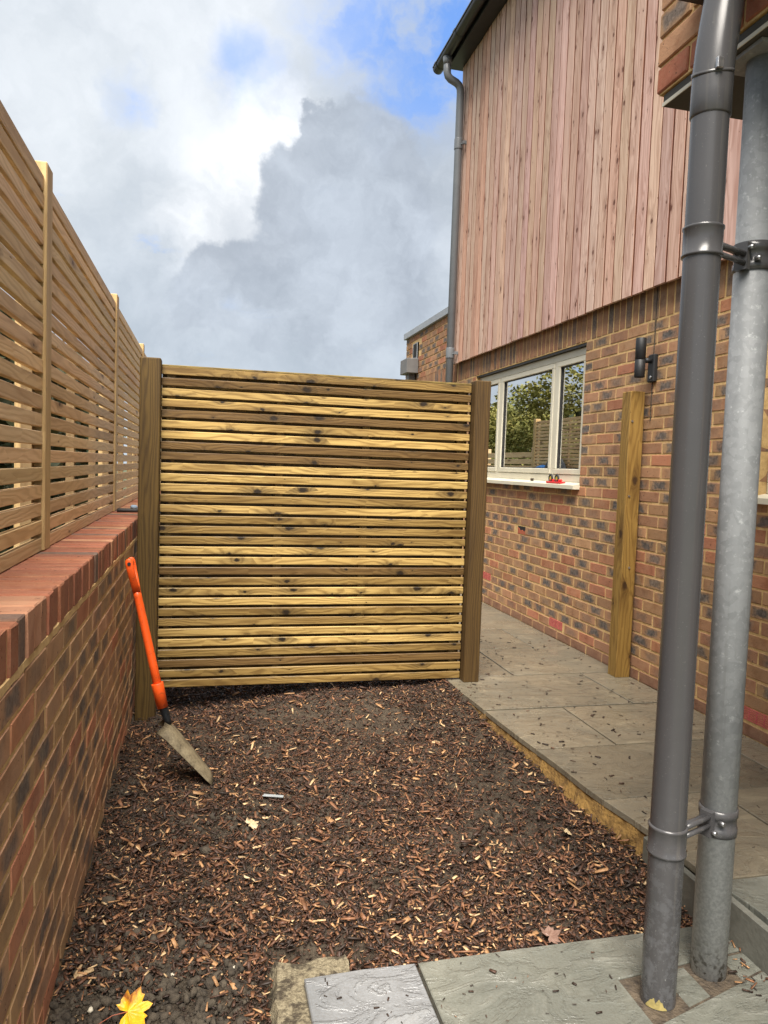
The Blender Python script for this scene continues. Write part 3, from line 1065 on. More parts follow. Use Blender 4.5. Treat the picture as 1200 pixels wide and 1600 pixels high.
# rough yellow mortar edge of the path above the mulch
vs = []; fs = []
ysE = np.arange(2.30, 4.20, 0.035)
for k, y in enumerate(ysE):
    x = float(edge_x(y))
    o0 = x + 0.004
    j1, j2, j3 = rnd.uniform(-.006, .006), rnd.uniform(-.008, .008), rnd.uniform(-.01, .012)
    vs += [(o0 + 0.02, y, PATH - 0.021), (o0 + 0.002 + j1 * .4, y, PATH - 0.023), (o0 - 0.004 + j1, y, PATH - 0.055), (o0 - 0.016 + j2, y, PATH - 0.095), (o0 - 0.03 + j3, y, -0.06)]
for k in range(len(ysE) - 1):
    for q in range(4):
        fs.append((k * 5 + q, k * 5 + q + 1, (k + 1) * 5 + q + 1, (k + 1) * 5 + q))
MB().add([rel(p, PO) for p in vs], fs).build('mortar_edge', M_MORTAR2, path)
# upright riser slabs of the step, with an open joint behind
for (ya, yb) in ((0.3, 1.13), (1.135, 2.02), (2.025, 2.33)):
    xa = 1.590 if ya < 2.02 else 1.566
    rs = MB().box(xa - 0.003, xa + 0.020, ya, yb - 0.004, -0.06, PATH - 0.004 - (0.014 if ya > 2 else 0), 0.003)
    rs.v = [rel(p, PO) for p in rs.v]
    rs.build('riser_slab', M_RISER, path)

# ------------------------------------------------------------------ front paving at the foot of the pipes
front = empty('front_paving', (1.0, 1.4, 0.0), 'grey sandstone slabs at the foot of the two pipes', kind='structure')
FO = front.location
fb = MB().box(0.30 - FO[0], 1.62 - FO[0], 0.1 - FO[1], 1.945 - FO[1], -0.11, -0.020)
fb.build('mortar_bed', M_GREYMORTAR, front)
FT = 0.006


def fslab(pl, m, top=FT, th=0.026):
    cx = sum(p[0] for p in pl) / len(pl); cy = sum(p[1] for p in pl) / len(pl)
    MB().prism([(p[0] - cx, p[1] - cy) for p in pl], -th, 0.0, 0.003).build('paving_slab', m, front, (cx - FO[0], cy - FO[1], top))


def JY(x):                                    # joint that runs past the feet of the pipes
    return 1.628 + (x - 1.20) * 0.31


fslab([(0.290, 1.20), (0.606, 1.20), (0.606, 1.953), (0.45, 1.956), (0.290, 1.948)], M_SLABB, FT + 0.003)
fslab([(0.617, 1.20), (1.585, 1.20), (1.585, JY(1.585) - 0.004), (1.150, JY(1.15) - 0.004), (1.150, 1.79), (1.585, 1.838), (1.585, 1.968), (1.33, 1.966), (0.9, 1.964), (0.617, 1.958)], M_SLABG)
fslab([(1.283, JY(1.283) + 0.004), (1.366, JY(1.366) + 0.004), (1.366, 1.802), (1.283, 1.794)], M_SLABG, FT - 0.001)
fslab([(1.500, JY(1.5) + 0.004), (1.585, JY(1.585) + 0.004), (1.585, 1.828), (1.500, 1.818)], M_SLABG, FT - 0.001)
fslab([(0.617, 0.4), (1.585, 0.4), (1.585, 1.19), (0.617, 1.19)], M_SLABG)
fslab([(0.285, 0.4), (0.606, 0.4), (0.606, 1.19), (0.285, 1.19)], M_SLABB)
# mortar packed round the two feet, just under the slab tops
mp = MB().prism([(1.149, JY(1.149) - 0.003), (1.584, JY(1.584) - 0.003), (1.584, 1.837), (1.149, 1.789)], -0.03, FT - 0.005)
mp.v = [rel(p, FO) for p in mp.v]
mp.build('mortar_packing', M_GREYMORTAR, front)
# lump of concrete haunching beside the slab
vs = []; fs = []
cxs = np.linspace(0.195, 0.42, 12); cys = np.linspace(0.9, 2.085, 40)
for j, y in enumerate(cys):
    for i, x in enumerate(cxs):
        edge = min((x - 0.195) / 0.012, 1.0, (2.085 - y) / 0.02)
        zt = -0.012 + 0.010 * (float(lnoise(x * 22, y * 22, 9)) - 0.5) + 0.006 * (float(lnoise(x * 60, y * 60, 8)) - 0.5) - 0.05 * (1 - max(0, min(1, edge)))
        vs.append((x + 0.022 * (float(lnoise(y * 9, 3.3, 4)) - 0.5) + 0.010 * (float(lnoise(y * 40, 1.3, 4)) - 0.5), y + 0.02 * (float(lnoise(x * 30, 2.2, 6)) - 0.5) * (j > 36), zt))
for j in range(len(cys) - 1):
    for i in range(len(cxs) - 1):
        a = j * 12 + i
        fs.append((a, a + 1, a + 13, a + 12))
k0 = len(vs)
vs += [(x, y, -0.14) for (x, y, z_) in [vs[j * 12] for j in range(40)]]
for j in range(39):
    fs.append((j * 12, (j + 1) * 12, k0 + j + 1, k0 + j))
k1 = len(vs)
vs += [(x, y, -0.14) for (x, y, z_) in vs[39 * 12:39 * 12 + 12]]
for i in range(11):
    fs.append((39 * 12 + i, 39 * 12 + i + 1, k1 + i + 1, k1 + i))
cb = MB().add(vs, fs).build('concrete_footing', M_CONC)
tag(cb, 'rough muddy lump of concrete beside the blue-grey slab at the bottom edge', 'concrete block')

# ------------------------------------------------------------------ house
house = empty('house', (HX, 4.0, 0.0),
              'brick house with pink-brown vertical timber cladding above and pale window frames', 'house')
HO = house.location
WIN1 = (5.010, 7.290, 1.300, 2.366)          # window openings: y0, y1, z0, z1
WIN2 = (0.900, 3.182, 1.300, 2.366)
HOLES = [WIN1, WIN2]


def hpart(mb, name, m, parent=None):
    mb.v = [rel(p, HO) for p in mb.v]
    return mb.build(name, m, parent or house)


Y0H = -1.5
mb = MB()
xa, xb = HX + 0.0028, HX + 0.10
mb.box(xa, xb, Y0H, WIN2[0], -0.1, 2.70)
mb.box(xa, xb, WIN2[0], WIN2[1], -0.1, WIN2[2])
mb.box(xa, xb, WIN2[0], WIN2[1], WIN2[3], 2.70)
mb.box(xa, xb, WIN2[1], WIN1[0], -0.1, 2.70)
mb.box(xa, xb, WIN1[0], WIN1[1], -0.1, WIN1[2])
mb.box(xa, xb, WIN1[0], WIN1[1], WIN1[3], 2.70)
mb.box(xa, xb, WIN1[1], HOUSE_Y1 - 0.005, -0.1, 2.70)
wallp = hpart(mb, 'brick_wall', M_MORTAR)
AIRB = [(6.7677, 0.388), (5.2754, 0.238), (3.090, 0.238)]
items = []
nrow = 33
for r in range(1, nrow):
    zt = HEAD - (r - 1) * 0.075 - 0.010
    zc = zt - 0.0325
    if zc < 0.06: continue
    y = Y0H + (0.1125 if r % 2 else 0.0)
    while y < HOUSE_Y1 - 0.04:
        for (a, bb) in cut(y, min(y + 0.215, HOUSE_Y1), HOLES, zc):
            if any(abs((a + bb) / 2 - ay) < 0.12 and abs(zc - az) < 0.05 for ay, az in AIRB) and bb - a > 0.05:
                pieces = []
                for ay, az in AIRB:
                    if abs((a + bb) / 2 - ay) < 0.24 and abs(zc - az) < 0.05:
                        if a < ay - 0.1475: pieces.append((a, ay - 0.1175))
                        if bb > ay + 0.1475: pieces.append((ay + 0.1175, bb))
            elif any(abs(zc - az) < 0.05 and (a < ay + 0.1075 and bb > ay - 0.1075) for ay, az in AIRB):
                pieces = []
                for ay, az in AIRB:
                    if abs(zc - az) < 0.05:
                        if a < ay - 0.1475 and bb > ay - 0.1175: pieces.append((a, ay - 0.1175))
                        elif bb > ay + 0.1475 and a < ay + 0.1175: pieces.append((ay + 0.1175, bb))
            else:
                pieces = [(a, bb)]
            for (a2, b2) in pieces:
                if abs((a2 + b2) / 2 - 5.97) < 0.12 and abs(zc - 0.905) < 0.04:      # the broken brick
                    continue
                if b2 - a2 < 0.04: continue
                c = (HX + 0.05 + rnd.uniform(-.001, .001), (a2 + b2) / 2, zc + rnd.uniform(-.001, .001))
                kind = bcol('house')
                if r >= nrow - 3 and zc < PATH + 0.05: kind = (0.26, 0.135, 0.085, 0.1)
                imp = abs((a2 + b2) / 2 - 3.0) if (a2 + b2) / 2 > 3.0 else 50 - (a2 + b2) / 2
                items.append((imp, rel(c, HO), (0.10, round(b2 - a2, 3), 0.065), kind))
        y += 0.225
lay(items, wallp, 290, 'brickwork')
items = []
y = Y0H
while y < HOUSE_Y1 - 0.07:
    c = (HX + 0.05 + rnd.uniform(-.002, .002), y + 0.0325, HEAD + 0.1075)
    items.append((abs(y - 3.2) if y > 3.0 else 50 - y, rel(c, HO), (0.10, 0.065, 0.215), bcol('soldier')))
    y += 0.075
lay(items, wallp, 75, 'soldier_brickwork', 'soldier_brick')
# damaged brick: jagged stump with a dark hollow above it
hv = MB().box(HX + 0.0018, HX + 0.006, 5.86, 6.075, 0.873, 0.938)
hpart(hv, 'hollow', M_VOID, wallp)
st = MB()
pr = [(5.862, 0.872), (6.072, 0.872), (6.072, 0.925), (6.045, 0.918), (6.02, 0.899), (5.98, 0.908), (5.94, 0.892), (5.91, 0.915), (5.885, 0.905), (5.862, 0.932)]
n_ = len(pr)
st.add([(HX - 0.001, y, z) for y, z in pr] + [(HX + 0.03, y, z) for y, z in pr],
       [tuple(range(n_))] + [(i, n_ + i, n_ + (i + 1) % n_, (i + 1) % n_) for i in range(n_)])
M_CHIPPED = simple('chipped_brick', srgb(176, 92, 66), srgb(150, 84, 58), 40, 0.9)
so = hpart(st, 'broken_brick', M_CHIPPED, wallp)
# movement joint: a narrow dark seam through the courses
mj = MB().box(HX - 0.0035, HX + 0.008, 4.142, 4.149, 1.75, HEAD + 0.215)
hpart(mj, 'movement_joint', M_GREYMORTAR, wallp)
# air bricks
for (ay, az) in AIRB:
    ab = MB()
    hpart(MB().box(HX + 0.012, HX + 0.06, ay - 0.1075, ay + 0.1075, az - 0.0325, az + 0.0325), 'air_brick_back', M_AIRBD, wallp)
    for k in range(6):
        zz_ = az - 0.0325 + 0.004 + k * 0.0114
        ab.box(HX - 0.001, HX + 0.0115, ay - 0.1075, ay + 0.1075, zz_ - 0.003, zz_ + 0.003)
    for k in range(5):
        yy_ = ay - 0.1045 + k * 0.05225
        ab.box(HX - 0.0005, HX + 0.0115, yy_ - 0.003, yy_ + 0.003, az - 0.0325, az + 0.0325)
    hpart(ab, 'air_brick', M_AIRB, wallp)


def window(hole, splits, with_sticker=False):
    y0, y1, z0, z1 = hole
    y0 += 0.004; y1 -= 0.004
    zb = z0 + 0.043
    xf = HX + 0.045
    fm = MB()
    fm.box(xf, xf + 0.07, y0, y1, zb, zb + 0.055, 0.003)
    fm.box(xf, xf + 0.07, y0, y1, z1 - 0.075, z1 - 0.018, 0.003)
    fm.box(xf, xf + 0.07, y0, y0 + 0.05, zb + 0.055, z1 - 0.075, 0.003)
    fm.box(xf, xf + 0.07, y1 - 0.05, y1, zb + 0.055, z1 - 0.075, 0.003)
    wf = hpart(fm, 'window', M_FRAME)
    ys_ = [y0 + 0.05] + splits + [y1 - 0.05]
    for s in splits:
        hpart(MB().box(xf - 0.001, xf + 0.069, s - 0.024, s + 0.024, zb + 0.055, z1 - 0.075, 0.003), 'mullion', M_FRAME, wf)
    for k in range(len(ys_) - 1):
        a = ys_[k] + (0.024 if k else 0.0) + 0.003; c = ys_[k + 1] - (0.024 if k < len(ys_) - 2 else 0.0) - 0.003
        za, zc = zb + 0.058, z1 - 0.078
        sm = MB()
        t_ = 0.042
        x0_, x1_ = xf - 0.006, xf + 0.05
        sm.box(x0_, x1_, a, c, za, za + t_, 0.004); sm.box(x0_, x1_, a, c, zc - t_, zc, 0.004)
        sm.box(x0_, x1_, a, a + t_, za + t_, zc - t_, 0.004); sm.box(x0_, x1_, c - t_, c, za + t_, zc - t_, 0.004)
        hpart(sm, 'sash', M_FRAME, wf)
        gk = MB()
        for (ga, gb, gc, gd) in ((a + t_, c - t_, za + t_, za + t_ + .007), (a + t_, c - t_, zc - t_ - .007, zc - t_), (a + t_, a + t_ + .007, za + t_ + .007, zc - t_ - .007), (c - t_ - .007, c - t_, za + t_ + .007, zc - t_ - .007)):
            gk.box(xf + 0.006, xf + 0.02, ga, gb, gc, gd)
        hpart(gk, 'gasket', M_RUBBER, wf)
        hpart(MB().box(xf + 0.018, xf + 0.022, a + t_ - .004, c - t_ + .004, za + t_ - .004, zc - t_ + .004), 'pane', M_GLASS, wf)
    # sill: sloped board with a drip nose and a stepped end
    sl = MB()
    pr = [(HX - 0.055, z0 - 0.006), (HX - 0.055, z0 + 0.022), (HX + 0.042, z0 + 0.042), (HX + 0.06, z0 + 0.042), (HX + 0.06, z0 - 0.006)]
    n_ = len(pr)
    ya, yb = y0 - 0.012, y1 + 0.012
    sl.add([(x, ya, z) for x, z in pr] + [(x, yb, z) for x, z in pr],
           [tuple(range(n_)), tuple(reversed(range(n_, 2 * n_)))] + [(i, n_ + i, n_ + (i + 1) % n_, (i + 1) % n_) for i in range(n_)])
    hpart(sl, 'sill', M_FRAME, wf)
    # dark trim under the soldier course, inner reveals
    hpart(MB().box(HX + 0.012, HX + 0.044, y0, y1, z1 - 0.016, z1 - 0.001), 'head_trim', M_BLACK, wf)
    rv = MB()
    rv.box(HX + 0.12, HX + 0.42, y0 - 0.03, y0 - 0.001, z0, z1); rv.box(HX + 0.12, HX + 0.42, y1 + 0.001, y1 + 0.03, z0, z1)
    rv.box(HX + 0.12, HX + 0.45, y0, y1, z0 - 0.0, z0 + 0.03)
    hpart(rv, 'inner_reveal', M_PLASTER, wf)
    return wf


w1 = window(WIN1, [5.56, 6.715])
w2 = window(WIN2, [1.45, 2.62])
hpart(MB().box(HX - 0.008, HX + 0.012, 5.82, 5.845, WIN1[2] + 0.036, WIN1[2] + 0.058, 0.002), 'weep_cap', M_TWIG, w1)
st_ = MB()
st_.box(HX + 0.0695, HX + 0.0705, 5.205, 5.262, 1.60, 1.73)
hpart(st_, 'sticker', M_WHITE, w1)
# rooms behind the glass
rm = MB()
for (ya, yb) in ((4.6, 7.75), (-0.4, 3.6)):
    rm.box(6.2, 6.25, ya, yb, 0.1, 2.7)
    rm.box(HX + 0.13, 6.25, ya - 0.05, ya, 0.1, 2.7); rm.box(HX + 0.13, 6.25, yb, yb + 0.05, 0.1, 2.7)
    rm.box(HX + 0.13, 6.25, ya, yb, 2.62, 2.68); rm.box(HX + 0.13, 6.25, ya, yb, 0.05, 0.12)
hpart(rm, 'room', M_ROOMDARK)
hpart(MB().box(4.05, 4.12, 7.0, 7.75, 0.12, 2.62).box(3.92, 3.98, 7.55, 7.75, 0.12, 2.62), 'partition', M_PLASTER)

# cladding: separate boards with open joints
hpart(MB().box(CLAD_X + 0.03, 8.4, Y0H, HOUSE_Y1 - 0.05, 2.70, CLAD_Z1 + 0.35), 'upper_storey', M_VOID)
hpart(MB().box(CLAD_X + 0.022, HX + 0.11, Y0H, HOUSE_Y1 - 0.03, CLAD_Z0 + 0.02, 2.70), 'cavity_closer', M_BLACK)
bw = 0.120
bmesh_ = MB().box(-(CLAD_Z1 - CLAD_Z0) / 2, (CLAD_Z1 - CLAD_Z0) / 2, -0.011, 0.011, -0.0530, 0.0530, 0.0015).mesh('cladding_board', M_CLAD)
bmesh_.materials.append(M_CLADSHADE)
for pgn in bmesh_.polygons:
    if abs(pgn.normal.z) > 0.9: pgn.material_index = 1  # side faces carry the painted joint shade
k = 0
y = 4.1004 + 0.0 - bw * 46
while y < HOUSE_Y1 - 0.02:
    if y > Y0H:
        t_ = rnd.uniform(0.86, 1.10)
        c = (t_ * rnd.uniform(0.98, 1.05), t_ * rnd.uniform(0.94, 1.03), t_ * rnd.uniform(0.90, 1.04), 1)
        if rnd.random() < 0.12: c = (t_ * 0.97, t_ * 0.83, t_ * 0.74, 1)
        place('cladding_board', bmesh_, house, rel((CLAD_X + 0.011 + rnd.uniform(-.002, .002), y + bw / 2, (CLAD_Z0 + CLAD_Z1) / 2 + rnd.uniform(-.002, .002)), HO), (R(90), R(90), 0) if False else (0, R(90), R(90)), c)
    y += bw; k += 1
# eaves
EY1 = 8.02
hpart(MB().box(2.47, CLAD_X + 0.03, Y0H, EY1 - 0.02, CLAD_Z1 + 0.002, CLAD_Z1 + 0.02), 'soffit', M_BLACK)
hpart(MB().box(2.452, 2.47, Y0H, EY1 - 0.02, CLAD_Z1 - 0.008, CLAD_Z1 + 0.19, 0.002), 'fascia', M_BLACK)
gt = MB()
GX, GZ, GR = 2.392, CLAD_Z1 + 0.062, 0.058
prof = []
for k in range(13):
    a = math.pi + math.pi * k / 12
    prof.append((GX + GR * math.cos(a), GZ + GR * math.sin(a)))
inner = [(GX + (GR - 0.004) * math.cos(math.pi + math.pi * k / 12), GZ + (GR - 0.004) * math.sin(math.pi + math.pi * k / 12)) for k in range(12, -1, -1)]
lip = [(GX - GR - 0.006, GZ), (GX - GR - 0.006, GZ + 0.01)]
ring = lip[::-1][:0] + prof + inner
n_ = len(ring)
GY1 = 8.14
gt.add([(x, Y0H, z) for x, z in ring] + [(x, GY1, z) for x, z in ring], [(i, n_ + i, n_ + (i + 1) % n_, (i + 1) % n_) for i in range(n_)], True)
gt.box(GX - GR - 0.008, GX - GR + 0.004, Y0H, GY1, GZ - 0.004, GZ + 0.008)
gt.add([(x, GY1 + 0.001, z) for x, z in prof] + [(x, GY1 + 0.012, z) for x, z in prof], [tuple(range(13)), tuple(reversed(range(13, 26)))] + [(i, 13 + i, 14 + i, i + 1) for i in range(12)])
gutter = hpart(gt, 'gutter', M_GUTTER)
for yj in (8.06, 7.42, 5.2, 3.2, 1.2):
    u = MB()
    vs = []
    for dyy in (-0.03, 0.03):
        for k in range(13):
            a = math.pi + math.pi * k / 12
            vs.append((GX + (GR + 0.004) * math.cos(a), yj + dyy, GZ + (GR + 0.004) * math.sin(a)))
    u.add(vs, [(k, k + 1, 14 + k, 13 + k) for k in range(12)], True)
    u.box(GX - GR - 0.011, GX - GR - 0.002, yj - 0.03, yj + 0.03, GZ - 0.006, GZ + 0.011)
    hpart(u, 'gutter_union', M_GUTTER, gutter)
rf = MB()
rf.add([(GX + 0.03, Y0H, GZ + 0.05), (GX + 0.03, EY1, GZ + 0.05), (6.4, EY1, GZ + 3.2), (6.4, Y0H, GZ + 3.2),
        (GX + 0.06, Y0H, GZ + 0.10), (GX + 0.06, EY1, GZ + 0.10), (6.4, EY1, GZ + 3.27), (6.4, Y0H, GZ + 3.27)],
       [(3, 2, 1, 0), (4, 5, 6, 7), (0, 1, 5, 4), (1, 2, 6, 5), (2, 3, 7, 6), (3, 0, 4, 7)])
hpart(rf, 'roof', M_ROOF)
# corner downpipe with swan neck
M_DP = simple('grey_downpipe', srgb(112, 116, 120), srgb(102, 106, 110), 6, 0.42, bstr=0.02)
DPX, DPY = 2.548, 7.80
dp = MB()
dp.tube([(DPX, DPY, -0.05), (DPX, DPY, 5.38), (DPX - 0.004, DPY, 5.43), (DPX - 0.022, DPY, 5.465), (DPX - 0.05, DPY, 5.487), (GX + 0.04, DPY, 5.515), (GX + 0.012, DPY, 5.54), (GX, DPY, 5.58), (GX, DPY, 5.735)], 0.040, 20)
dpo = hpart(dp, 'downpipe', M_DP)
hpart(MB().tube([(GX, DPY, 5.655), (GX, DPY, 5.73)], [0.043, 0.05], 20), 'outlet', M_DP, dpo)
for zc in (4.86, 2.66, 2.21):
    cl = MB().tube([(DPX, DPY, zc - 0.055), (DPX, DPY, zc - 0.05), (DPX, DPY, zc + 0.05), (DPX, DPY, zc + 0.055)], [0.045, 0.0455, 0.0455, 0.045], 20)
    if zc > 2.5:
        cl.tube([(DPX, DPY - 0.03, zc - 0.01), (CLAD_X + 0.005, DPY - 0.075, zc - 0.01)], 0.008, 8)
        cl.box(DPX + 0.02, CLAD_X, DPY - 0.085, DPY - 0.065, zc - 0.02, zc + 0.012)
    hpart(cl, 'pipe_clip', M_DP, dpo)
# end wall of the house beyond the corner
hpart(MB().box(HX + 0.12, 8.4, HOUSE_Y1 - 0.10, HOUSE_Y1 - 0.005, -0.1, CLAD_Z1 + 0.3), 'end_wall', M_MORTAR)

# ------------------------------------------------------------------ flat-roofed extension beyond the corner
ext = empty('extension', (HX, 9.1, 0.0),
            'small flat-roofed brick extension with grey coping beyond the house corner', 'extension')
XO = ext.location


def xpart(mb, name, m, parent=None):
    mb.v = [rel(p, XO) for p in mb.v]
    return mb.build(name, m, parent or ext)


EZ = 3.165
EYA, EYB = HOUSE_Y1 + 0.02, 10.12
ew = xpart(MB().box(HX + 0.0055, 5.5, EYA, EYB - 0.005, -0.1, EZ), 'brick_wall', M_MORTAR)
items = []
r = 0
z = EZ - 0.006
while z > 1.2:
    soldier = (2.36 < z - 0.03 < 2.60)
    if soldier:
        y = EYA
        while y < EYB - 0.06:
            items.append((y, rel((HX + 0.05, y + 0.0325, HEAD + 0.1075), XO), (0.1, 0.065, 0.215), bcol('soldier')))
            y += 0.075
        z = HEAD - 0.010
        continue
    y = EYA + (0.1125 if r % 2 else 0)
    if r % 2: items.append((y, rel((HX + 0.05, EYA + 0.05, z - 0.0325), XO), (0.1, 0.1, 0.065), bcol('house')))
    while y < EYB - 0.05:
        y2 = min(y + 0.215, EYB)
        yc = (y + y2) / 2
        if not (abs(yc - 9.62) < 0.14 and 2.86 < z - 0.03 < 3.06):
            items.append((y, rel((HX + 0.05 + rnd.uniform(-.0015, .0015), yc, z - 0.0325), XO), (0.1, round(y2 - y, 3), 0.065), bcol('house')))
        y += 0.225
    z -= 0.075; r += 1
lay(items, ew, 220, 'brickwork')
xpart(MB().box(HX - 0.035, 5.55, EYA + 0.0, EYB + 0.035, EZ + 0.002, EZ + 0.085, 0.004), 'coping', M_COPING)
xpart(MB().box(HX - 0.012, HX + 0.02, 9.50, 9.74, 2.83, 3.05).box(HX - 0.016, HX + 0.02, 9.50, 9.53, 2.83, 3.05), 'outlet_flashing', M_LEAD)
xpart(MB().box(HX - 0.018, HX - 0.010, 9.55, 9.69, 2.87, 3.035), 'outlet_opening', M_VOID)
hp_ = MB()
hp_.box(HX - 0.16, HX - 0.004, 9.46, 9.80, 2.64, 2.83, 0.006)
hp_.box(HX - 0.10, HX - 0.02, 9.56, 9.70, -0.1, 2.64)
xpart(hp_, 'rainwater_hopper', M_HOPPER)

# ------------------------------------------------------------------ porch corner above the pipes
PFX, PFY, PFZ = 1.322, 2.118, 2.555
porch = empty('porch', (1.9, 1.0, PFZ),
              'brick porch corner overhead with a dark soffit, carried by the galvanised post', 'porch')
QO = porch.location


def qpart(mb, name, m, parent=None):
    mb.v = [rel(p, QO) for p in mb.v]
    return mb.build(name, m, parent or porch)


CH = 0.0815
qw = qpart(MB().box(PFX + 0.006, HX - 0.05, -1.2, PFY - 0.006, PFZ + 0.016, PFZ + 0.56), 'brick_wall', M_MORTAR)
items = []
for r in range(7):
    zc = PFZ + 0.022 + 0.036 + r * CH
    y = PFY - (0.102 if r % 2 == 0 else 0.215) 
    L = 0.102 if r % 2 == 0 else 0.215
    first = True
    yy_ = PFY
    while yy_ > -1.1:
        LL = (0.150 if r % 2 == 0 else 0.215) if first else 0.215
        items.append((-yy_, rel((PFX + 0.05 + rnd.uniform(-.002, .002), yy_ - LL / 2, zc), QO), (0.10, LL, 0.071), bcol('house') if r else (0.36, 0.125, 0.075, 0.0)))
        yy_ -= LL + 0.010; first = False
    xx_ = PFX + 0.115
    while xx_ < HX - 0.25:
        items.append((5 + xx_, rel((xx_ + 0.1075, PFY - 0.05, zc), QO), (0.215, 0.10, 0.071), bcol('house')))
        xx_ += 0.225
lay(items, qw, 120, 'brickwork')
qpart(MB().box(PFX + 0.012, HX - 0.05, -1.2, PFY - 0.02, PFZ - 0.022, PFZ + 0.014, 0.002), 'soffit', simple('soffit_board', srgb(74, 72, 66), srgb(62, 60, 55), 5, 0.8, bstr=0.1))
qpart(MB().box(PFX + 0.010, PFX + 0.014, -1.2, PFY - 0.018, PFZ - 0.021, PFZ - 0.010), 'soffit_bead', M_FRAME)
pg = MB()
pg.box(PFX - 0.125, PFX - 0.003, -1.2, 1.90, 2.712, 2.83, 0.006)
qpart(pg, 'gutter', M_GUTTER)
qpart(MB().box(PFX - 0.012, HX - 0.05, -1.2, PFY + 0.03, PFZ + 0.572, PFZ + 0.66), 'roof', M_ROOF)

# ------------------------------------------------------------------ galvanised post and grey drainpipe
GPX, GPY, GPR = 1.215, 1.700, 0.0455
SPX, SPY, SPR = 1.430, 1.778, 0.0482
sp = empty('steel_post', (SPX, SPY, 0.0), 'round galvanised steel post standing right of the anthracite pipe', 'post')
MB().lathe([(0.0, -0.02), (SPR, -0.02), (SPR, PFZ - 0.034), (SPR, PFZ - 0.034)], 40).build('shaft', M_GALV, sp)
MB().box(-0.08, 0.08, -0.08, 0.08, PFZ - 0.034, PFZ - 0.0235).build('head_plate', M_GALV, sp)

dr = empty('drainpipe', (GPX, GPY, 0.0), 'anthracite plastic drainpipe strapped to the galvanised post', 'pipe')
MB().lathe([(0.0, -0.02), (GPR - 0.003, -0.02), (GPR, 0.004), (GPR, 2.36)], 40).build('pipe', M_PIPE, dr)
# paint-splashed foot
bp = MB()
rr = random.Random(5)
npt = 14
vs = []; fs = []
for k in range(npt):
    a = R(196) + R(70) * k / (npt - 1)
    hgt = 0.004 + 0.030 * math.sin(math.pi * min(1, (k + 0.6) / npt)) * rr.uniform(0.5, 1.1)
    vs += [((GPR + 0.0012) * math.cos(a), (GPR + 0.0012) * math.sin(a), 0.004), ((GPR + 0.0012) * math.cos(a), (GPR + 0.0012) * math.sin(a), hgt)]
for k in range(npt - 1):
    fs.append((2 * k, 2 * k + 2, 2 * k + 3, 2 * k + 1))
bp.add(vs, fs).build('dried_mortar', simple('dried_mortar', srgb(172, 156, 96), srgb(140, 128, 80), 40, 0.9), dr)
# upper bend: socket, then a limb leaning to the gutter outlet
bt = MB()
bt.tube([(0, 0, 2.31), (0, 0, 2.315), (0, 0, 2.37), (0.001, 0.000, 2.42), (0.006, 0.001, 2.48), (0.016, 0.003, 2.55), (0.028, 0.006, 2.62), (0.040, 0.008, 2.70), (0.042, 0.009, 2.72)],
        [GPR, GPR + 0.0035, GPR + 0.0035, GPR + 0.0035, GPR + 0.0035, GPR + 0.0035, GPR + 0.0035, GPR + 0.0035, GPR + 0.0035], 36)
bend = bt.build('bend', M_PIPE, dr)
MB().tube([(0, 0, 2.415), (-0.0015, -0.002, 2.423)], [GPR + 0.0052, GPR + 0.0052], 36).build('socket_lip', M_PIPE, bend)
MB().box(-0.028, -0.010, -GPR - 0.012, -GPR - 0.001, 2.405, 2.432, 0.002).build('spring_clip', M_STEEL, bend)
dirx, diry = (SPX - GPX), (SPY - GPY)
dl = math.hypot(dirx, diry); ux, uy = dirx / dl, diry / dl
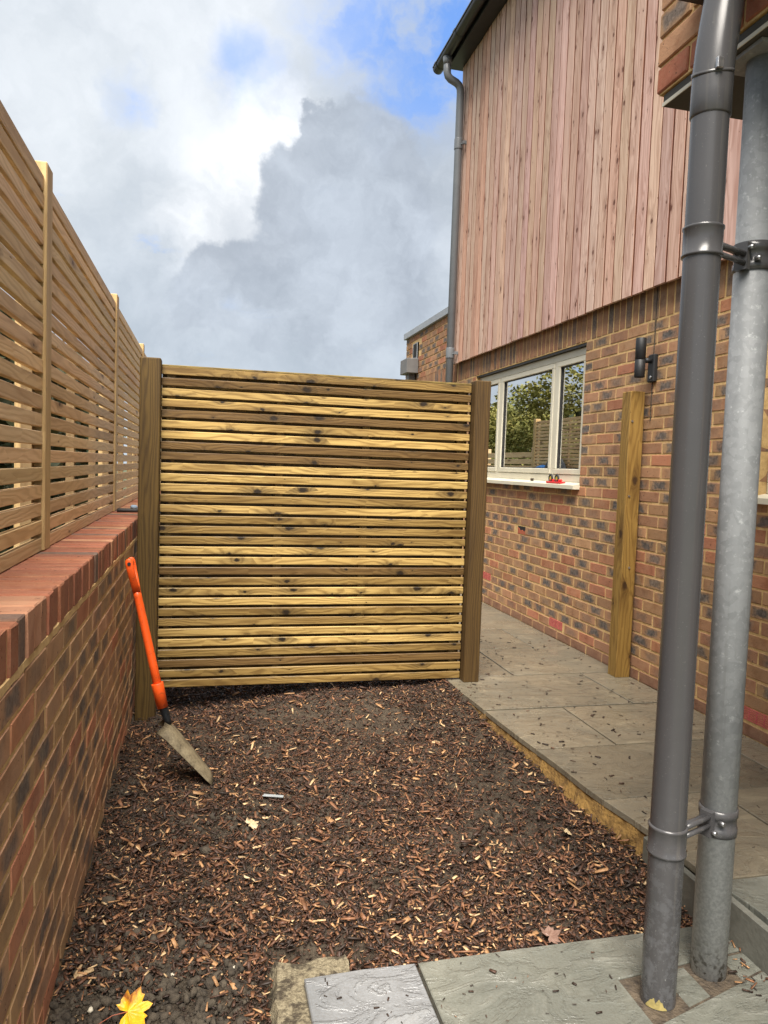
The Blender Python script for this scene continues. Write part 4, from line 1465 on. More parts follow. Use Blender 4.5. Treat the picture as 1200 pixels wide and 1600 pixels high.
for zc, flip in ((2.005, 1), (0.450, -1)):
    br = MB()
    W_ = 0.037
    br.lathe([(GPR, zc - W_ - .002), (GPR + 0.005, zc - W_), (GPR + 0.005, zc - W_ + 0.005), (GPR + 0.0028, zc - W_ + 0.008), (GPR + 0.0028, zc + W_ - 0.008), (GPR + 0.005, zc + W_ - 0.005), (GPR + 0.005, zc + W_), (GPR, zc + W_ + .002)], 40)
    bo = br.build('bracket', M_PIPE, dr)
    # arm with two ribs, then the strap round the post
    ar = MB()
    nx_, ny_ = -uy, ux
    for (off, zz_, rad_) in ((-0.013, zc - 0.008 * flip - 0.012, 0.0075), (-0.013, zc - 0.008 * flip + 0.012, 0.0075), (0.006, zc + 0.012, 0.009)):
        ar.tube([(ux * (GPR + 0.001) + nx_ * off, uy * (GPR + 0.001) + ny_ * off, zz_), (ux * (dl - SPR - 0.004) + nx_ * off, uy * (dl - SPR - 0.004) + ny_ * off, zz_ - 0.004 * flip)], rad_, 10)
    aa = math.atan2(uy, ux)
    q = []
    for (dd, hh) in ((GPR + 0.002, 0.03), (GPR + 0.010, 0.03)):
        for s in (-1, 1):
            for zz_ in (-0.032, 0.032):
                q.append((ux * dd + nx_ * s * 0.02, uy * dd + ny_ * s * 0.02, zc + zz_))
    ar.add(q, [(0, 1, 3, 2), (4, 6, 7, 5), (0, 4, 5, 1), (2, 3, 7, 6), (0, 2, 6, 4), (1, 5, 7, 3)])
    q = []
    for dd in (dl - SPR - 0.018, dl - SPR - 0.002):
        for s in (-1, 1):
            for zz_ in (-0.036, 0.034):
                q.append((ux * dd + nx_ * s * 0.018 - nx_ * 0.004, uy * dd + ny_ * s * 0.018 - ny_ * 0.004, zc - 0.004 * flip + zz_))
    ar.add(q, [(0, 1, 3, 2), (4, 6, 7, 5), (0, 4, 5, 1), (2, 3, 7, 6), (0, 2, 6, 4), (1, 5, 7, 3)])
    ar.build('bracket_arm', M_PIPE, bo)
    stp = MB()
    stp.lathe([(SPR, zc - 0.038), (SPR + 0.004, zc - 0.037), (SPR + 0.004, zc - 0.016), (SPR + 0.0012, zc - 0.014), (SPR + 0.0012, zc + 0.014), (SPR + 0.004, zc + 0.016), (SPR + 0.004, zc + 0.037), (SPR, zc + 0.038)], 40, (dirx, diry))
    stp.build('post_strap', M_PIPE, bo)
    bl_ = MB()
    for (dd, off, zz_) in ((dl - SPR - 0.012, -0.024, zc + 0.016 * flip), (dl - SPR + 0.004, -0.036, zc - 0.012 * flip)):
        p0 = Vector((ux * dd + nx_ * off, uy * dd + ny_ * off, zz_))
        nrm = Vector((-nx_ * -1, -ny_ * -1, 0)) * -1
        bl_.tube([p0 + nrm * 0.012, p0 - nrm * 0.004], 0.0062, 8)
    bl_.build('bolt', M_STEEL, bo)

# ------------------------------------------------------------------ wall lamp
la = empty('wall_lamp', (HX, 4.13, 2.08), 'black up-and-down cylinder lamp on the house brickwork', 'wall lamp')
bk = MB().box(-0.030, -0.0005, -0.034, 0.034, -0.095, 0.075, 0.006).build('back_plate', M_LAMP, la)
MB().tube([(-0.028, 0.0, 0.035), (-0.075, 0.0, 0.035)], 0.016, 14).build('arm', M_LAMP, la)
cy = MB()
cy.lathe([(0.026, 0.165), (0.030, 0.167), (0.0315, 0.165), (0.0315, 0.0362), (0.0305, 0.0355), (0.0305, 0.0345), (0.0315, 0.0338), (0.0315, -0.068), (0.030, -0.070), (0.026, -0.068), (0.026, 0.165)], 28, (-0.103, 0.0))
cyl = cy.build('cylinder', M_LAMP, la)
MB().lathe([(0.0, 0.150), (0.0262, 0.150)], 24, (-0.103, 0)).lathe([(0.0, -0.055), (0.0262, -0.055)], 24, (-0.103, 0)).build('lens', M_LENS, cyl)
MB().tube([(-0.030, -0.005, -0.065), (-0.034, -0.005, -0.065)], 0.009, 12).tube([(-0.034, -0.005, -0.065), (-0.0355, -0.005, -0.065)], 0.005, 10).build('screw', M_STEEL, bk)

# ------------------------------------------------------------------ shovel leaning on the garden wall
shv = empty('shovel', (-0.2, 3.35, 0.0), 'shovel with a bright orange handle and muddy blade leaning on the garden wall', 'shovel')
SO = shv.location


def vpart(mb, name, m, parent=None):
    mb.v = [rel(p, SO) for p in mb.v]
    return mb.build(name, m, parent or shv)


top = Vector((-0.308, 3.375, EYE - 0.448)); heel = Vector((-0.163, 3.34, EYE - 1.075))
ax = (top - heel).normalized()
side = Vector((0.05, 0.95, -0.30)); side = (side - ax * side.dot(ax)).normalized()      # width direction, away from the viewer
nrm = ax.cross(side).normalized()
# handle: round shaft, then a flattened fork that carries the crosswise grip


def ring_pts(c, a, b, u, v_, n=20):
    return [c + u * (a * math.cos(2 * math.pi * k / n)) + v_ * (b * math.sin(2 * math.pi * k / n)) for k in range(n)]


def loft(rings, mb):
    n = len(rings[0]); vs = [p for r in rings for p in r]; fs = []
    for i in range(len(rings) - 1):
        for k in range(n):
            fs.append((i * n + k, i * n + (k + 1) % n, (i + 1) * n + (k + 1) % n, (i + 1) * n + k))
    fs.append(tuple(reversed(range(n)))); fs.append(tuple((len(rings) - 1) * n + k for k in range(n)))
    return mb.add(vs, fs, True)


Lh = (top - heel).length
rg = []
for t_, a, b_ in ((0.02, 0.0185, 0.0185), (0.3, 0.018, 0.018), (0.62, 0.0175, 0.0175), (0.76, 0.017, 0.018), (0.80, 0.0165, 0.02)):
    rg.append(ring_pts(heel + ax * (Lh * t_), a, b_, nrm, side))
vpart(loft(rg, MB()), 'shaft', M_ORANGE)
fk = MB()
for s in (-1, 1):
    rg = []
    for t_, off, a, b_ in ((0.79, 0.008, 0.0165, 0.011), (0.84, 0.022, 0.016, 0.009), (0.90, 0.047, 0.0155, 0.008), (0.96, 0.055, 0.016, 0.0075), (1.0, 0.055, 0.0165, 0.007), (1.018, 0.055, 0.0125, 0.0065), (1.026, 0.055, 0.006, 0.005)):
        rg.append(ring_pts(heel + ax * (Lh * t_) + side * (off * s), a, b_, nrm, side, 16))
    loft(rg, fk)
vpart(fk, 'fork', M_ORANGE)
gp = heel + ax * (Lh * 0.993)
vpart(MB().tube([gp - side * 0.055, gp + side * 0.055], 0.0125, 16), 'grip', M_ORANGE)
vpart(MB().tube([gp - side * 0.0625, gp - side * 0.0655], 0.0075, 12), 'rivet', M_SOCKET)
rg = []
for t_, a in ((-0.012, 0.022), (-0.012, 0.0238), (0.155, 0.0262), (0.157, 0.0258), (0.158, 0.019)):
    rg.append(ring_pts(heel + ax * (Lh * t_), a, a, nrm, side))
vpart(loft(rg, MB()), 'collar', M_ORANGE)
# socket bends from the handle into the blade
bs = Vector((-0.140, 3.345, EYE - 1.142)); bt_ = Vector((0.064, 3.335, EYE - 1.404))
bax = (bt_ - bs).normalized()
h2 = heel + ax * (Lh * 0.02)
rg = []
for q, a in ((0.0, 0.020), (0.35, 0.019), (0.7, 0.0175), (1.0, 0.016), (1.25, 0.012)):
    p_ = h2.lerp(bs, q)
    p_ = p_ + nrm * 0.0
    rg.append(ring_pts(p_, a, a, nrm, side))
vpart(loft(rg, MB()), 'socket', M_SOCKET)
# blade: a square-mouthed pan with turned-down rims, back uppermost
bside = Vector((0.01, 0.99, -0.09))
bside = (bside - bax * bside.dot(bax)).normalized()
bn = bax.cross(bside).normalized()
if bn.z < 0: bn = -bn
Lb = (bt_ - bs).length
nu, nv = 13, 11
tv = []; fs = []
for layer in (0, 1):
    for i in range(nu):
        u = i / (nu - 1)
        half = 0.074 + 0.010 * min(1, u / 0.25)
        for j in range(nv):
            v_ = -1 + 2 * j / (nv - 1)
            rim = 0.034 * max(0, (abs(v_) - 0.72) / 0.28) ** 1.6 * (1 - 0.9 * u) + 0.010 * v_ * v_
            heelr = 0.02 * max(0, 1 - u / 0.16) ** 1.5
            p_ = bs + bax * (Lb * u) + bside * (half * v_) - bn * (rim + heelr * 0.5) - bn * (0.0035 * layer)
            p_ = p_ + bn * (0.004 * math.sin(math.pi * u) * (1 - v_ * v_))
            tv.append(p_)
for layer in (0, 1):
    for i in range(nu - 1):
        for j in range(nv - 1):
            a = layer * nu * nv + i * nv + j
            q = (a, a + 1, a + nv + 1, a + nv)
            fs.append(q if layer == 0 else tuple(reversed(q)))
m0 = nu * nv
for i in range(nu - 1):
    for j in (0, nv - 1):
        a = i * nv + j
        fs.append((a, a + nv, m0 + a + nv, m0 + a))
for j in range(nv - 1):
    for i in (0, nu - 1):
        a = i * nv + j
        fs.append((a, a + 1, m0 + a + 1, m0 + a))
bl = MB().add(tv, fs, True)
vpart(bl, 'blade', M_MUDSTEEL)
# slide everything so that the blade's mouth rests on the soil
# ------------------------------------------------------------------ hammer on the coping
hm = empty('hammer', (-0.47, 4.85, COPE), 'hammer with a black rubber grip lying on the brick coping by the post', 'hammer')
hd = MB()
hd.tube([(-0.055, 0.0, 0.013), (-0.050, 0.0, 0.013), (-0.02, 0.0, 0.013), (0.0, 0.001, 0.013), (0.06, 0.004, 0.013), (0.075, 0.005, 0.013)], [0.010, 0.0135, 0.0125, 0.011, 0.0125, 0.0095], 14)
hd.build('grip', M_RUBBER, hm)
MB().tube([(0.07, 0.005, 0.013), (0.205, 0.013, 0.013)], 0.0065, 10).build('shank', M_BLUEMETAL, hm)
hh = MB()
hh.tube([(0.20, -0.05, 0.016), (0.20, -0.044, 0.016), (0.20, -0.022, 0.016), (0.20, 0.0, 0.017), (0.20, 0.03, 0.017), (0.202, 0.055, 0.012), (0.206, 0.08, 0.004)], [0.0135, 0.014, 0.010, 0.012, 0.011, 0.008, 0.003], 14)
hh.build('head', M_BLUEMETAL, hm)
rb = MB()
rs_ = np.random.default_rng(3)
import itertools
vs = []; fs = []
for i in range(7):
    for j in range(10):
        th = math.pi * i / 6; ph = 2 * math.pi * j / 10
        k_r = 1 + 0.25 * (rs_.random() - 0.5)
        vs.append((0.045 * math.sin(th) * math.cos(ph) * k_r, 0.06 * math.sin(th) * math.sin(ph) * k_r, 0.026 + 0.026 * math.cos(th) * k_r))
for i in range(6):
    for j in range(10):
        fs.append((i * 10 + j, (i + 1) * 10 + j, (i + 1) * 10 + (j + 1) % 10, i * 10 + (j + 1) % 10))
ro = rb.add(vs, fs, True).build('rag', simple('pale_blue_rag', srgb(160, 180, 200), srgb(118, 138, 160), 25, 0.9, bstr=0.6, bd=0.01), None, (-0.452, 5.16, COPE - 0.001))
ro.scale = (0.55, 0.5, 0.62)
tag(ro, 'crumpled pale blue-grey rag on the coping behind the hammer', 'rag')

# ------------------------------------------------------------------ red tool on the window sill
rt = empty('red_clamp', (HX - 0.012, 5.36, WIN1[2] + 0.027), 'small red plastic clamp with two black rings and yellow centres on the window sill', 'clamp')
rbod = MB()
rbod.box(-0.028, 0.018, -0.125, 0.125, 0.001, 0.016, 0.004)
rbod.box(-0.022, 0.012, -0.085, -0.03, 0.016, 0.034, 0.005); rbod.box(-0.022, 0.012, 0.025, 0.095, 0.016, 0.034, 0.005)
rbod.box(-0.018, 0.008, -0.03, 0.025, 0.016, 0.026, 0.003)
rbod.build('body', M_RED, rt)
for yc in (-0.045, 0.06):
    rg_ = MB()
    vs = []; fs = []
    for i in range(20):
        a = 2 * math.pi * i / 20
        for j in range(8):
            b2 = 2 * math.pi * j / 8
            rr_ = 0.026 + 0.008 * math.cos(b2)
            vs.append((-0.005 + 0.008 * math.sin(b2) - 0.012, yc + rr_ * math.cos(a), 0.040 + rr_ * math.sin(a)))
    for i in range(20):
        for j in range(8):
            fs.append((i * 8 + j, ((i + 1) % 20) * 8 + j, ((i + 1) % 20) * 8 + (j + 1) % 8, i * 8 + (j + 1) % 8))
    ro = rg_.add(vs, fs, True).build('ring', M_RUBBER, rt)
    MB().tube([(-0.012, yc, 0.040), (-0.020, yc, 0.040)], 0.017, 16).build('centre', M_YELLOW, ro)

# heap on the wall far beyond the panel, seen only as a reflection
bu = empty('covered_heap', (-0.45, 12.4, COPE), 'blue and dark grey covered heap on the wall beyond the panel, mirrored in the window', 'heap')


def blob(cx, cy, cz, sx, sy, sz, seed, n=(10, 16)):
    r = np.random.default_rng(seed); vs = []; fs = []
    for i in range(n[0] + 1):
        for j in range(n[1]):
            th = math.pi * i / n[0]; ph = 2 * math.pi * j / n[1]
            k_r = 1 + 0.12 * math.sin(3 * ph + seed) * math.sin(th) + 0.06 * (r.random() - .5)
            vs.append((cx + sx * math.sin(th) * math.cos(ph) * k_r, cy + sy * math.sin(th) * math.sin(ph) * k_r, cz + sz * math.cos(th)))
    for i in range(n[0]):
        for j in range(n[1]):
            fs.append((i * n[1] + j, (i + 1) * n[1] + j, (i + 1) * n[1] + (j + 1) % n[1], i * n[1] + (j + 1) % n[1]))
    return vs, fs


v_, f2 = blob(0, 0.32, 0.24, 0.10, 0.72, 0.26, 2)
v_ = [(x, y, max(0.001, z * (1.0 - 0.45 * max(0, y - 0.05)))) for x, y, z in v_]
MB().add(v_, f2, True).build('blue_cover', M_BLUECLOTH, bu)
v_, f2 = blob(0.005, -0.44, 0.30, 0.10, 0.40, 0.33, 5)
v_ = [(x, y, max(0.001, z)) for x, y, z in v_]
MB().add(v_, f2, True).build('grey_cover', M_DARKCLOTH, bu)

# ------------------------------------------------------------------ wood-chip mulch
def chips(n, xf, yf, smin, smax, zf, palette, pw, tilt=0.35, lift=0.006, asp=(0.18, 0.45)):
    x, y = xf, yf
    L = smin * (smax / smin) ** (rng.random(n) ** 1.5)
    Wd = L * rng.uniform(asp[0], asp[1], n)
    T = np.minimum(Wd * rng.uniform(0.2, 0.5, n), 0.004)
    yaw = rng.uniform(0, math.pi * 2, n); pit = rng.normal(0, tilt, n); rol = rng.normal(0, tilt, n)
    cyw, syw = np.cos(yaw), np.sin(yaw); cp, sp_ = np.cos(pit), np.sin(pit); cr, sr = np.cos(rol), np.sin(rol)
    u = np.stack([cyw * cp, syw * cp, sp_], 1)
    v = np.stack([-syw * cr - cyw * sp_ * sr, cyw * cr - syw * sp_ * sr, cp * sr], 1)
    wv_ = np.cross(u, v)
    z = zf(x, y) + rng.uniform(-0.3, 1, n) * lift + np.abs(sp_) * L * 0.25
    c = np.stack([x, y, z], 1)
    taper = rng.uniform(0.35, 1.0, (n, 2)); skew = rng.uniform(-.25, .25, (n, 2))
    out = np.zeros((n, 8, 3))
    kk = 0
    for e, se in ((0, -1), (1, 1)):
        for sv in (-1, 1):
            for sw in (-1, 1):
                out[:, kk] = c + u * (se * L / 2)[:, None] + v * ((sv * taper[:, e] + skew[:, e]) * Wd / 2)[:, None] + wv_ * (sw * T / 2)[:, None]
                kk += 1
    quad = np.array([(0, 1, 3, 2), (4, 6, 7, 5), (0, 4, 5, 1), (2, 3, 7, 6), (0, 2, 6, 4), (1, 5, 7, 3)])
    fs = (np.arange(n)[:, None, None] * 8 + quad[None]).reshape(-1, 4)
    pal = np.array(palette); pk = rng.choice(len(pal), n, p=np.array(pw) / sum(pw))
    col = pal[pk] * rng.uniform(0.7, 1.3, (n, 1))
    col = np.concatenate([np.repeat(col, 8, 0), np.ones((n * 8, 1))], 1)
    return out.reshape(-1, 3), fs, col


def chip_obj(name, sets, m=None):
    V = []; F = []; C = []; o0 = 0
    for v, f, c in sets:
        V.append(v); F.append(f + o0); C.append(c); o0 += len(v)
    me = np_mesh(name, np.concatenate(V), np.concatenate(F), m or M_CHIP)
    a = me.color_attributes.new('Col', 'FLOAT_COLOR', 'POINT')
    a.data.foreach_set('color', np.concatenate(C).astype(np.float32).ravel())
    return place(name, me, None, (0, 0, 0))


PAL = [(0.026, 0.015, 0.010), (0.060, 0.030, 0.019), (0.125, 0.055, 0.029), (0.225, 0.104, 0.050), (0.42, 0.23, 0.105), (0.62, 0.43, 0.23)]


def scatter(n, dens_seed, soil_bias):
    x = rng.uniform(-0.36, 1.62, n); y = 1.45 + (5.2 - 1.45) * rng.random(n) ** 1.15
    ok = x < edge_x(y) - 0.004
    ok &= ~((y < 1.955) & (x > 0.28)) & ~((y < 2.07) & (x > 0.19) & (x < 0.42) & (rng.random(n) < 0.88))
    bare = 1.05 * sstep(0.26, -0.02, x) * sstep(2.22, 1.98, y + 0.12 * lnoise(x * 9, y * 9, 31))                     # bare soil by the wall, near the viewer
    pat = lnoise(x * 3.1 + 7, y * 3.1, dens_seed)
    bare = np.maximum(bare, 0.6 * sstep(0.62, 0.80, pat) * (y > 2.2))
    bare = np.maximum(bare, 0.75 * sstep(0.30, 0.0, np.hypot((x - 0.50) / 1.6, (y - 4.0))))
    ok &= rng.random(n) > bare * soil_bias
    return x[ok], y[ok]


sets = []
x, y = scatter(62000, 21, 0.7)
sets.append(chips(len(x), x, y, 0.003, 0.012, ground_z, PAL, [40, 30, 16, 8, 3, 1], 0.5, 0.016, (0.1, 0.35)))
x, y = scatter(66000, 21, 0.86)
sets.append(chips(len(x), x, y, 0.005, 0.022, ground_z, PAL, [36, 28, 19, 10, 5, 1.6], 0.42, 0.010, (0.2, 0.5)))
x, y = scatter(46000, 21, 0.90)
sets.append(chips(len(x), x, y, 0.011, 0.036, ground_z, PAL, [32, 28, 20, 12, 6, 2.0], 0.38, 0.018, (0.16, 0.45)))
x, y = scatter(4500, 21, 0.93)
sets.append(chips(len(x), x, y, 0.030, 0.066, ground_z, PAL, [34, 28, 19, 11, 6, 2], 0.25, 0.024, (0.10, 0.34)))
x, y = scatter(40000, 21, 0.9)
k_ = y < 1.7 + 1.3 * rng.random(len(y))
x, y = x[k_], y[k_]
sets.append(chips(len(x), x, y, 0.010, 0.030, lambda a, b_: ground_z(a, b_) + 0.008, PAL, [20, 22, 22, 20, 13, 5], 0.38, 0.016, (0.22, 0.6)))
mu = chip_obj('mulch', sets)
tag(mu, 'dark and orange wood-chip mulch covering the bed between wall and path', 'mulch', kind='stuff')

# soil crumbs and clods
n = 30000
x = rng.uniform(-0.36, 0.55, n) ** 1.0; y = rng.uniform(1.5, 3.6, n)
wgt = np.maximum(sstep(0.26, 0.0, x) * sstep(2.4, 1.95, y), 0.25 * sstep(0.6, 0.8, lnoise(x * 3.1 + 7, y * 3.1, 21)))
k_ = (rng.random(n) < wgt) & ~((y < 2.07) & (x > 0.18))
x, y = x[k_], y[k_]
n = len(x)
ico = []
ph_ = (1 + 5 ** .5) / 2
iv = np.array([(-1, ph_, 0), (1, ph_, 0), (-1, -ph_, 0), (1, -ph_, 0), (0, -1, ph_), (0, 1, ph_), (0, -1, -ph_), (0, 1, -ph_), (ph_, 0, -1), (ph_, 0, 1), (-ph_, 0, -1), (-ph_, 0, 1)], float)
iv /= np.linalg.norm(iv[0])
itri = np.array([(0, 11, 5), (0, 5, 1), (0, 1, 7), (0, 7, 10), (0, 10, 11), (1, 5, 9), (5, 11, 4), (11, 10, 2), (10, 7, 6), (7, 1, 8), (3, 9, 4), (3, 4, 2), (3, 2, 6), (3, 6, 8), (3, 8, 9), (4, 9, 5), (2, 4, 11), (6, 2, 10), (8, 6, 7), (9, 8, 1)])
sz = 0.0018 * (0.015 / 0.0018) ** (rng.random(n) ** 2.8)
vv = iv[None] * (1 + rng.uniform(-.45, .45, (n, 12, 1))) * (sz[:, None, None] * rng.uniform(0.7, 1.2, (n, 1, 3)))
vv[:, :, 0] += x[:, None]; vv[:, :, 1] += y[:, None]; vv[:, :, 2] += (ground_z(x, y) + 0.004 + sz * 0.35)[:, None]
ff = (np.arange(n)[:, None, None] * 12 + itri[None]).reshape(-1, 3)
cl = place('soil_crumbs', np_mesh('soil_crumbs', vv.reshape(-1, 3), ff, M_CLOD, False), None, (0, 0, 0))
tag(cl, 'grey-brown soil crumbs and clods on the bare earth along the wall foot', 'soil', kind='stuff')

# crumbs of mulch trodden over the slabs
n = 620
y = 1.99 + (5.4 - 1.99) * rng.random(n) ** 0.8
x = edge_x(y) + 0.02 + (2.6 - edge_x(y)) * rng.random(n) ** 1.25
s1 = chips(n, x, y, 0.006, 0.030, lambda a, b_: np.full(len(a), PATH + 0.003), PAL[:3], [5, 4, 1], 0.05, 0.002, (0.15, 0.5))
n = 70
x = rng.uniform(0.32, 1.2, n); y = rng.uniform(1.6, 1.95, n)
s2 = chips(n, x, y, 0.006, 0.022, lambda a, b_: np.full(len(a), FT + 0.004), PAL[:4], [5, 4, 1, 1], 0.05, 0.002, (0.2, 0.5))
n = 40
x = rng.uniform(1.47, 1.583, n); y = rng.uniform(1.62, 1.9, n)
s3 = chips(n, x, y, 0.01, 0.03, lambda a, b_: np.full(len(a), FT + 0.004), PAL, [2, 2, 1, 3, 2, 0.5], 0.2, 0.004)
dbr = chip_obj('mulch_crumbs', [s1, s2, s3])
tag(dbr, 'dark mulch crumbs trodden over the path slabs', 'debris', kind='stuff')


# ------------------------------------------------------------------ leaves, stones and scraps lying on the mulch
def leaf_shape(lobes, size, seed, curl=0.15):
    r = random.Random(seed)
    pts = []
    for k, (ang, rad_) in enumerate(lobes):
        pts.append((rad_ * size * math.cos(R(ang)), rad_ * size * math.sin(R(ang))))
    n = len(pts)
    vs = [(0, 0, 0.004)]; fs = []
    for f in (0.5, 1.0):
        for (x, y) in pts:
            d = math.hypot(x * f, y * f)
            vs.append((x * f, y * f, curl * d * (0.4 + 0.6 * math.sin(3 * math.atan2(y, x) + seed)) + r.uniform(-.0015, .0015)))
    for k in range(n - 1):
        fs.append((0, 1 + k, 2 + k))
        fs.append((1 + k, 1 + n + k, 2 + n + k, 2 + k))
    return MB().add(vs, fs)


MAPLE = [(-150, 0.35), (-135, 0.62), (-122, 0.5), (-112, 0.62), (-98, 0.70), (-84, 0.86), (-74, 0.60), (-62, 0.72), (-48, 0.98), (-38, 0.80), (-28, 0.86), (-18, 0.62), (-10, 0.85), (0, 1.02), (10, 0.85), (18, 0.62), (28, 0.86), (38, 0.80), (48, 0.98), (62, 0.72), (74, 0.6), (84, 0.86), (98, 0.70), (112, 0.62), (122, 0.5), (135, 0.62), (150, 0.35)]
OVAL = [(-175, 0.9), (-150, 0.75), (-120, 0.5), (-90, 0.42), (-60, 0.48), (-30, 0.7), (0, 1.0), (30, 0.7), (60, 0.5), (90, 0.42), (120, 0.52), (150, 0.75), (175, 0.9)]


def leaf(name, x, y, size, m, rot, label, shape=MAPLE, tiltx=0.0, tilty=0.0, lift=0.02, stalk=False, group=None, surf=None):
    z = (float(ground_z(x, y)) if surf is None else surf) + lift
    o_ = leaf_shape(shape, size, int(x * 1000) & 255, 0.25).build(name, m, None, (x, y, z))
    o_.rotation_euler = (tiltx, tilty, rot)
    tag(o_, label, 'leaf', group)
    if stalk:
        s_ = MB().tube([(0, 0, 0.004), (-size * 0.6, 0.003, 0.006), (-size * 1.3, -0.006, 0.004), (-size * 1.75, 0.004, 0.0)], [0.0014, 0.0011, 0.001, 0.0014], 7)
        s_.build('stalk', M_STALK, o_)
    return o_


LG = 'fallen leaves on the mulch'
leaf('maple_leaf', -0.163, 1.900, 0.060, M_LEAF, R(4), 'yellow maple leaf with brown edges and red stalk on bare soil', MAPLE, R(34), R(-12), 0.040, True, LG)
leaf('fallen_leaf', 0.197, 2.88, 0.038, M_PALELEAF, 0.5, 'pale yellow curled leaf in the middle of the mulch', MAPLE, 0.35, 0.2, 0.028, False, LG)
leaf('fallen_leaf', 0.170, 2.46, 0.034, M_PALELEAF, 2.1, 'crumpled cream leaf on the mulch nearer than the pale yellow one', OVAL, 0.5, 0.1, 0.030, False, LG)
leaf('fallen_leaf', 1.37, 2.53, 0.034, M_PALELEAF, 1.2, 'cream leaf on dark mulch beside the path edge', MAPLE, 0.45, 0.2, 0.030, False, LG)
leaf('fallen_leaf', 1.05, 2.015, 0.045, M_BROWNLEAF, 0.4, 'brown-pink dried leaf at the edge of the front slab', MAPLE, 0.3, 0.1, 0.030, False, LG)
leaf('fallen_leaf', 0.100, 3.33, 0.032, M_PALELEAF, 1.7, 'small pale yellow leaf at the tip of the shovel blade', OVAL, 0.6, 0.3, 0.028, False, LG)
leaf('fallen_leaf', 0.02, 1.795, 0.035, M_BROWNLEAF, 0.2, 'reddish leaf at the bottom edge beside the concrete lump', MAPLE, 0.2, 0.1, 0.02, False, LG)


def stone(name, x, y, s, m, label, cat, seed, group=None, flat=0.6):
    r = np.random.default_rng(seed)
    v = iv * (1 + r.uniform(-.25, .25, (12, 1))) * np.array([s, s * r.uniform(.6, .9), s * flat])
    me = np_mesh(name, v, itri, m, False)
    o_ = place(name, me, None, (x, y, float(ground_z(x, y)) + s * flat * 0.5 + 0.006), (0, 0, r.uniform(0, 6)))
    return tag(o_, label, cat, group)


SG = 'pale stones on the bare soil'
stone('pebble', -0.262, 1.975, 0.0105, M_STONE, 'white pebble above the stalk of the yellow leaf', 'pebble', 1, SG)
stone('pebble', -0.285, 2.24, 0.008, M_STONE, 'cream pebble on bare soil close to the wall foot', 'pebble', 2, SG)
stone('pebble', 0.105, 2.03, 0.0085, M_STONE, 'white pebble left of the concrete lump', 'pebble', 3, SG)
stone('pebble', -0.06, 2.04, 0.0085, M_STONE, 'white pebble above the yellow leaf', 'pebble', 4, SG)
stone('clay_lump', 0.03, 2.715, 0.030, M_CLOD, 'grey clay lump in the mulch right of the wall', 'clod', 6, None, 0.5)
stone('clay_lump', -0.27, 2.42, 0.027, M_CLOD, 'larger grey clod against the foot of the garden wall', 'clod', 7, None, 0.6)
tw = MB().tube([(-0.335, 2.03, 0.0), (-0.27, 2.01, 0.006), (-0.21, 1.985, 0.008), (-0.175, 1.94, 0.004)], [0.003, 0.0032, 0.0034, 0.003], 8)
two = tw.build('twig', M_TWIG, None, (0, 0, -0.035))
tag(two, 'thin dark twig on the soil between wall and yellow leaf', 'twig')
gs = MB().box(-0.045, 0.045, -0.008, 0.008, 0, 0.004, 0.001).build('plastic_strip', M_STRIP, None, (0.305, 3.10, float(ground_z(0.305, 3.1)) + 0.022))
gs.rotation_euler = (0.1, 0.05, R(-12))
tag(gs, 'thin grey plastic strip lying on the mulch', 'strip')

# ------------------------------------------------------------------ trees behind the fence (they show in the window and through the slats)
def crown_mesh(seed, n=18000):
    r = np.random.default_rng(seed)
    nb = 24
    c = np.stack([r.normal(0, 1.25, nb), r.normal(0, 1.25, nb), r.uniform(0.7, 5.0, nb)], 1)
    rad_ = r.uniform(0.6, 1.35, nb)
    k = r.integers(0, nb, n)
    d = r.normal(0, 1, (n, 3)); d /= np.linalg.norm(d, axis=1)[:, None]
    p = c[k] + d * (rad_[k] * r.uniform(0.55, 1.08, n))[:, None]
    a = r.normal(0, 1, (n, 3)); a /= np.linalg.norm(a, axis=1)[:, None]
    b_ = np.cross(a, r.normal(0, 1, (n, 3))); b_ /= np.linalg.norm(b_, axis=1)[:, None]
    s = r.uniform(0.04, 0.10, n)[:, None]
    v = np.stack([p - a * s, p + b_ * s * 0.6, p + a * s, p - b_ * s * 0.6], 1).reshape(-1, 3)
    f = np.arange(n * 4).reshape(-1, 4)
    return np_mesh('crown', v, f, M_CROWN)


# a dark hedge close behind the fence, glimpsed through the gaps between the slats
hr = np.random.default_rng(9)
n = 16000
hp = np.stack([hr.uniform(-2.7, -1.5, n), hr.uniform(0.0, 13.2, n), 2.62 * hr.random(n) ** 0.8], 1)
hp[:, 0] = np.where(hr.random(n) < 0.6, -1.62 + 0.10 * hr.normal(0, 1, n) + 0.2 * (lnoise(hp[:, 1] * 2, hp[:, 2] * 2, 3) - 0.5), hp[:, 0])
hp[:, 2] *= 0.94 + 0.09 * lnoise(hp[:, 1] * 1.2, hp[:, 0], 5)
a = hr.normal(0, 1, (n, 3)); a /= np.linalg.norm(a, axis=1)[:, None]
b_ = np.cross(a, hr.normal(0, 1, (n, 3))); b_ /= np.linalg.norm(b_, axis=1)[:, None]
sz_ = hr.uniform(0.05, 0.11, n)[:, None]
hv_ = np.stack([hp - a * sz_, hp + b_ * sz_ * 0.6, hp + a * sz_, hp - b_ * sz_ * 0.6], 1).reshape(-1, 3)
M_HEDGE = simple('hedge_foliage', (0.022, 0.034, 0.012), (0.045, 0.055, 0.02), 1.5, 0.7, coord=None, fine=8, bstr=0.0)
hd_ = empty('hedge', (-2.1, 6.5, 0.0), 'dark green hedge close behind the slatted fence, glimpsed between its slats', 'hedge')
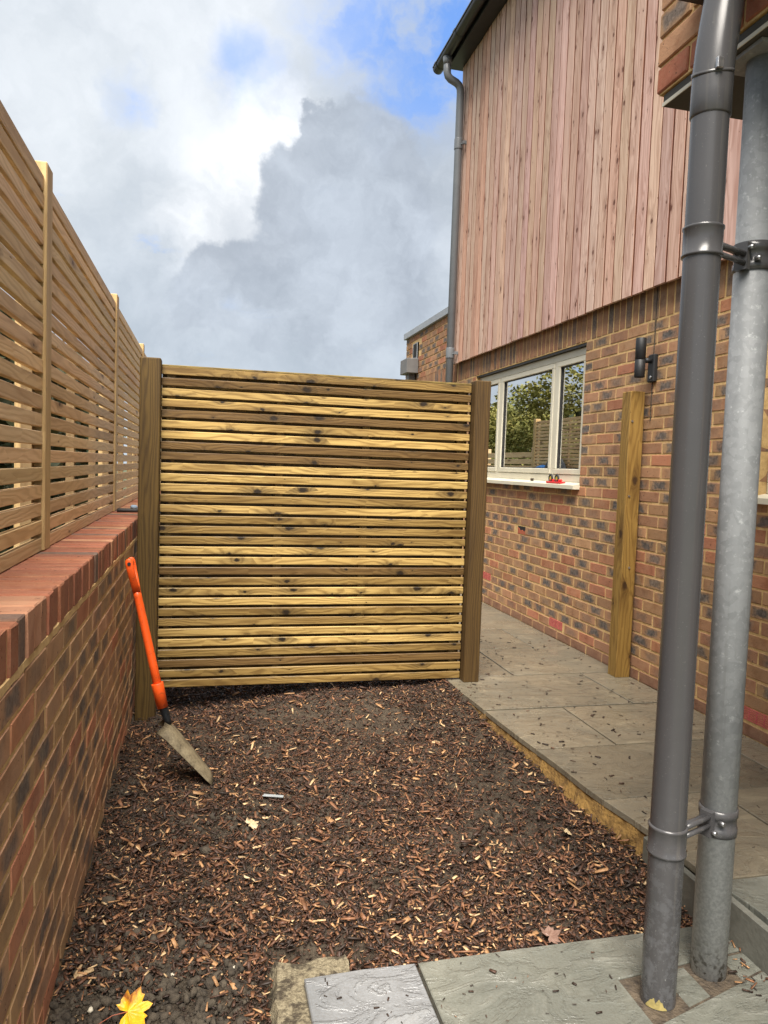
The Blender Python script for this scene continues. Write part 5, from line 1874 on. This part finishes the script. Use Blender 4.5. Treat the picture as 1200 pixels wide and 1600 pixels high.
place('foliage', np_mesh('foliage', hv_ - np.array([-2.1, 6.5, 0.0]), np.arange(n * 4).reshape(-1, 4), M_HEDGE), hd_, (0, 0, 0))
st_ = MB()
for k in range(22):
    yk = -6.2 + k * 0.6
    st_.tube([(0.1, yk, -0.15), (0.12, yk + 0.05, 1.0), (0.05, yk - 0.05, 2.1)], [0.03, 0.025, 0.01], 6)
st_.build('stems', M_BARK, hd_)
crowns = [crown_mesh(s) for s in (1, 2, 3)]
trk = MB().tube([(0, 0, -0.2), (0.05, 0, 1.2), (0.0, 0.1, 2.6), (0.1, 0.05, 4.4)], [0.16, 0.13, 0.09, 0.03], 8)
for (q, hh_) in ((0.7, 1.8), (-0.8, 2.1), (0.3, 2.8)):
    trk.tube([(0.03, 0.02, hh_ - 0.5), (q * 0.6, 0.25 * q, hh_ + 0.4), (q * 1.3, 0.5 * q, hh_ + 1.1)], [0.06, 0.04, 0.015], 6)
trk_me = trk.mesh('trunk', M_BARK)
kinds = ['olive-green bushy tree behind the fence, mirrored in the window', 'yellowing autumn tree behind the fence, mirrored in the window', 'dense green tree behind the fence, mirrored in the window']
for k in range(16):
    yk = 17 + k * 3.4 + rnd.uniform(-0.8, 0.8)
    tr = empty('tree', (-12.5 + rnd.uniform(-1.6, 1.6), yk, -0.1), kinds[k % 3], 'tree', 'trees behind the fence')
    sc = rnd.uniform(0.95, 1.3)
    tr.scale = (sc * 1.15, sc * 1.15, sc * rnd.uniform(0.72, 0.95))
    tr.rotation_euler = (0, 0, rnd.uniform(0, 6))
    place('trunk', trk_me, tr, (0, 0, 0))
    place('crown', crowns[k % 3], tr, (0, 0, 0))
cbl = MB()
for zz_ in (4.55, 4.8):
    cbl.tube([(-9.2, 8, zz_ + 0.1), (-9.2, 22, zz_ - 0.1), (-9.2, 36, zz_ - 0.15), (-9.2, 50, zz_ - 0.1), (-9.2, 66, zz_ + 0.1)], 0.02, 6)
tag(cbl.build('overhead_cable', M_BLACK), 'pair of dark overhead cables behind the fence, mirrored in the window', 'cable')
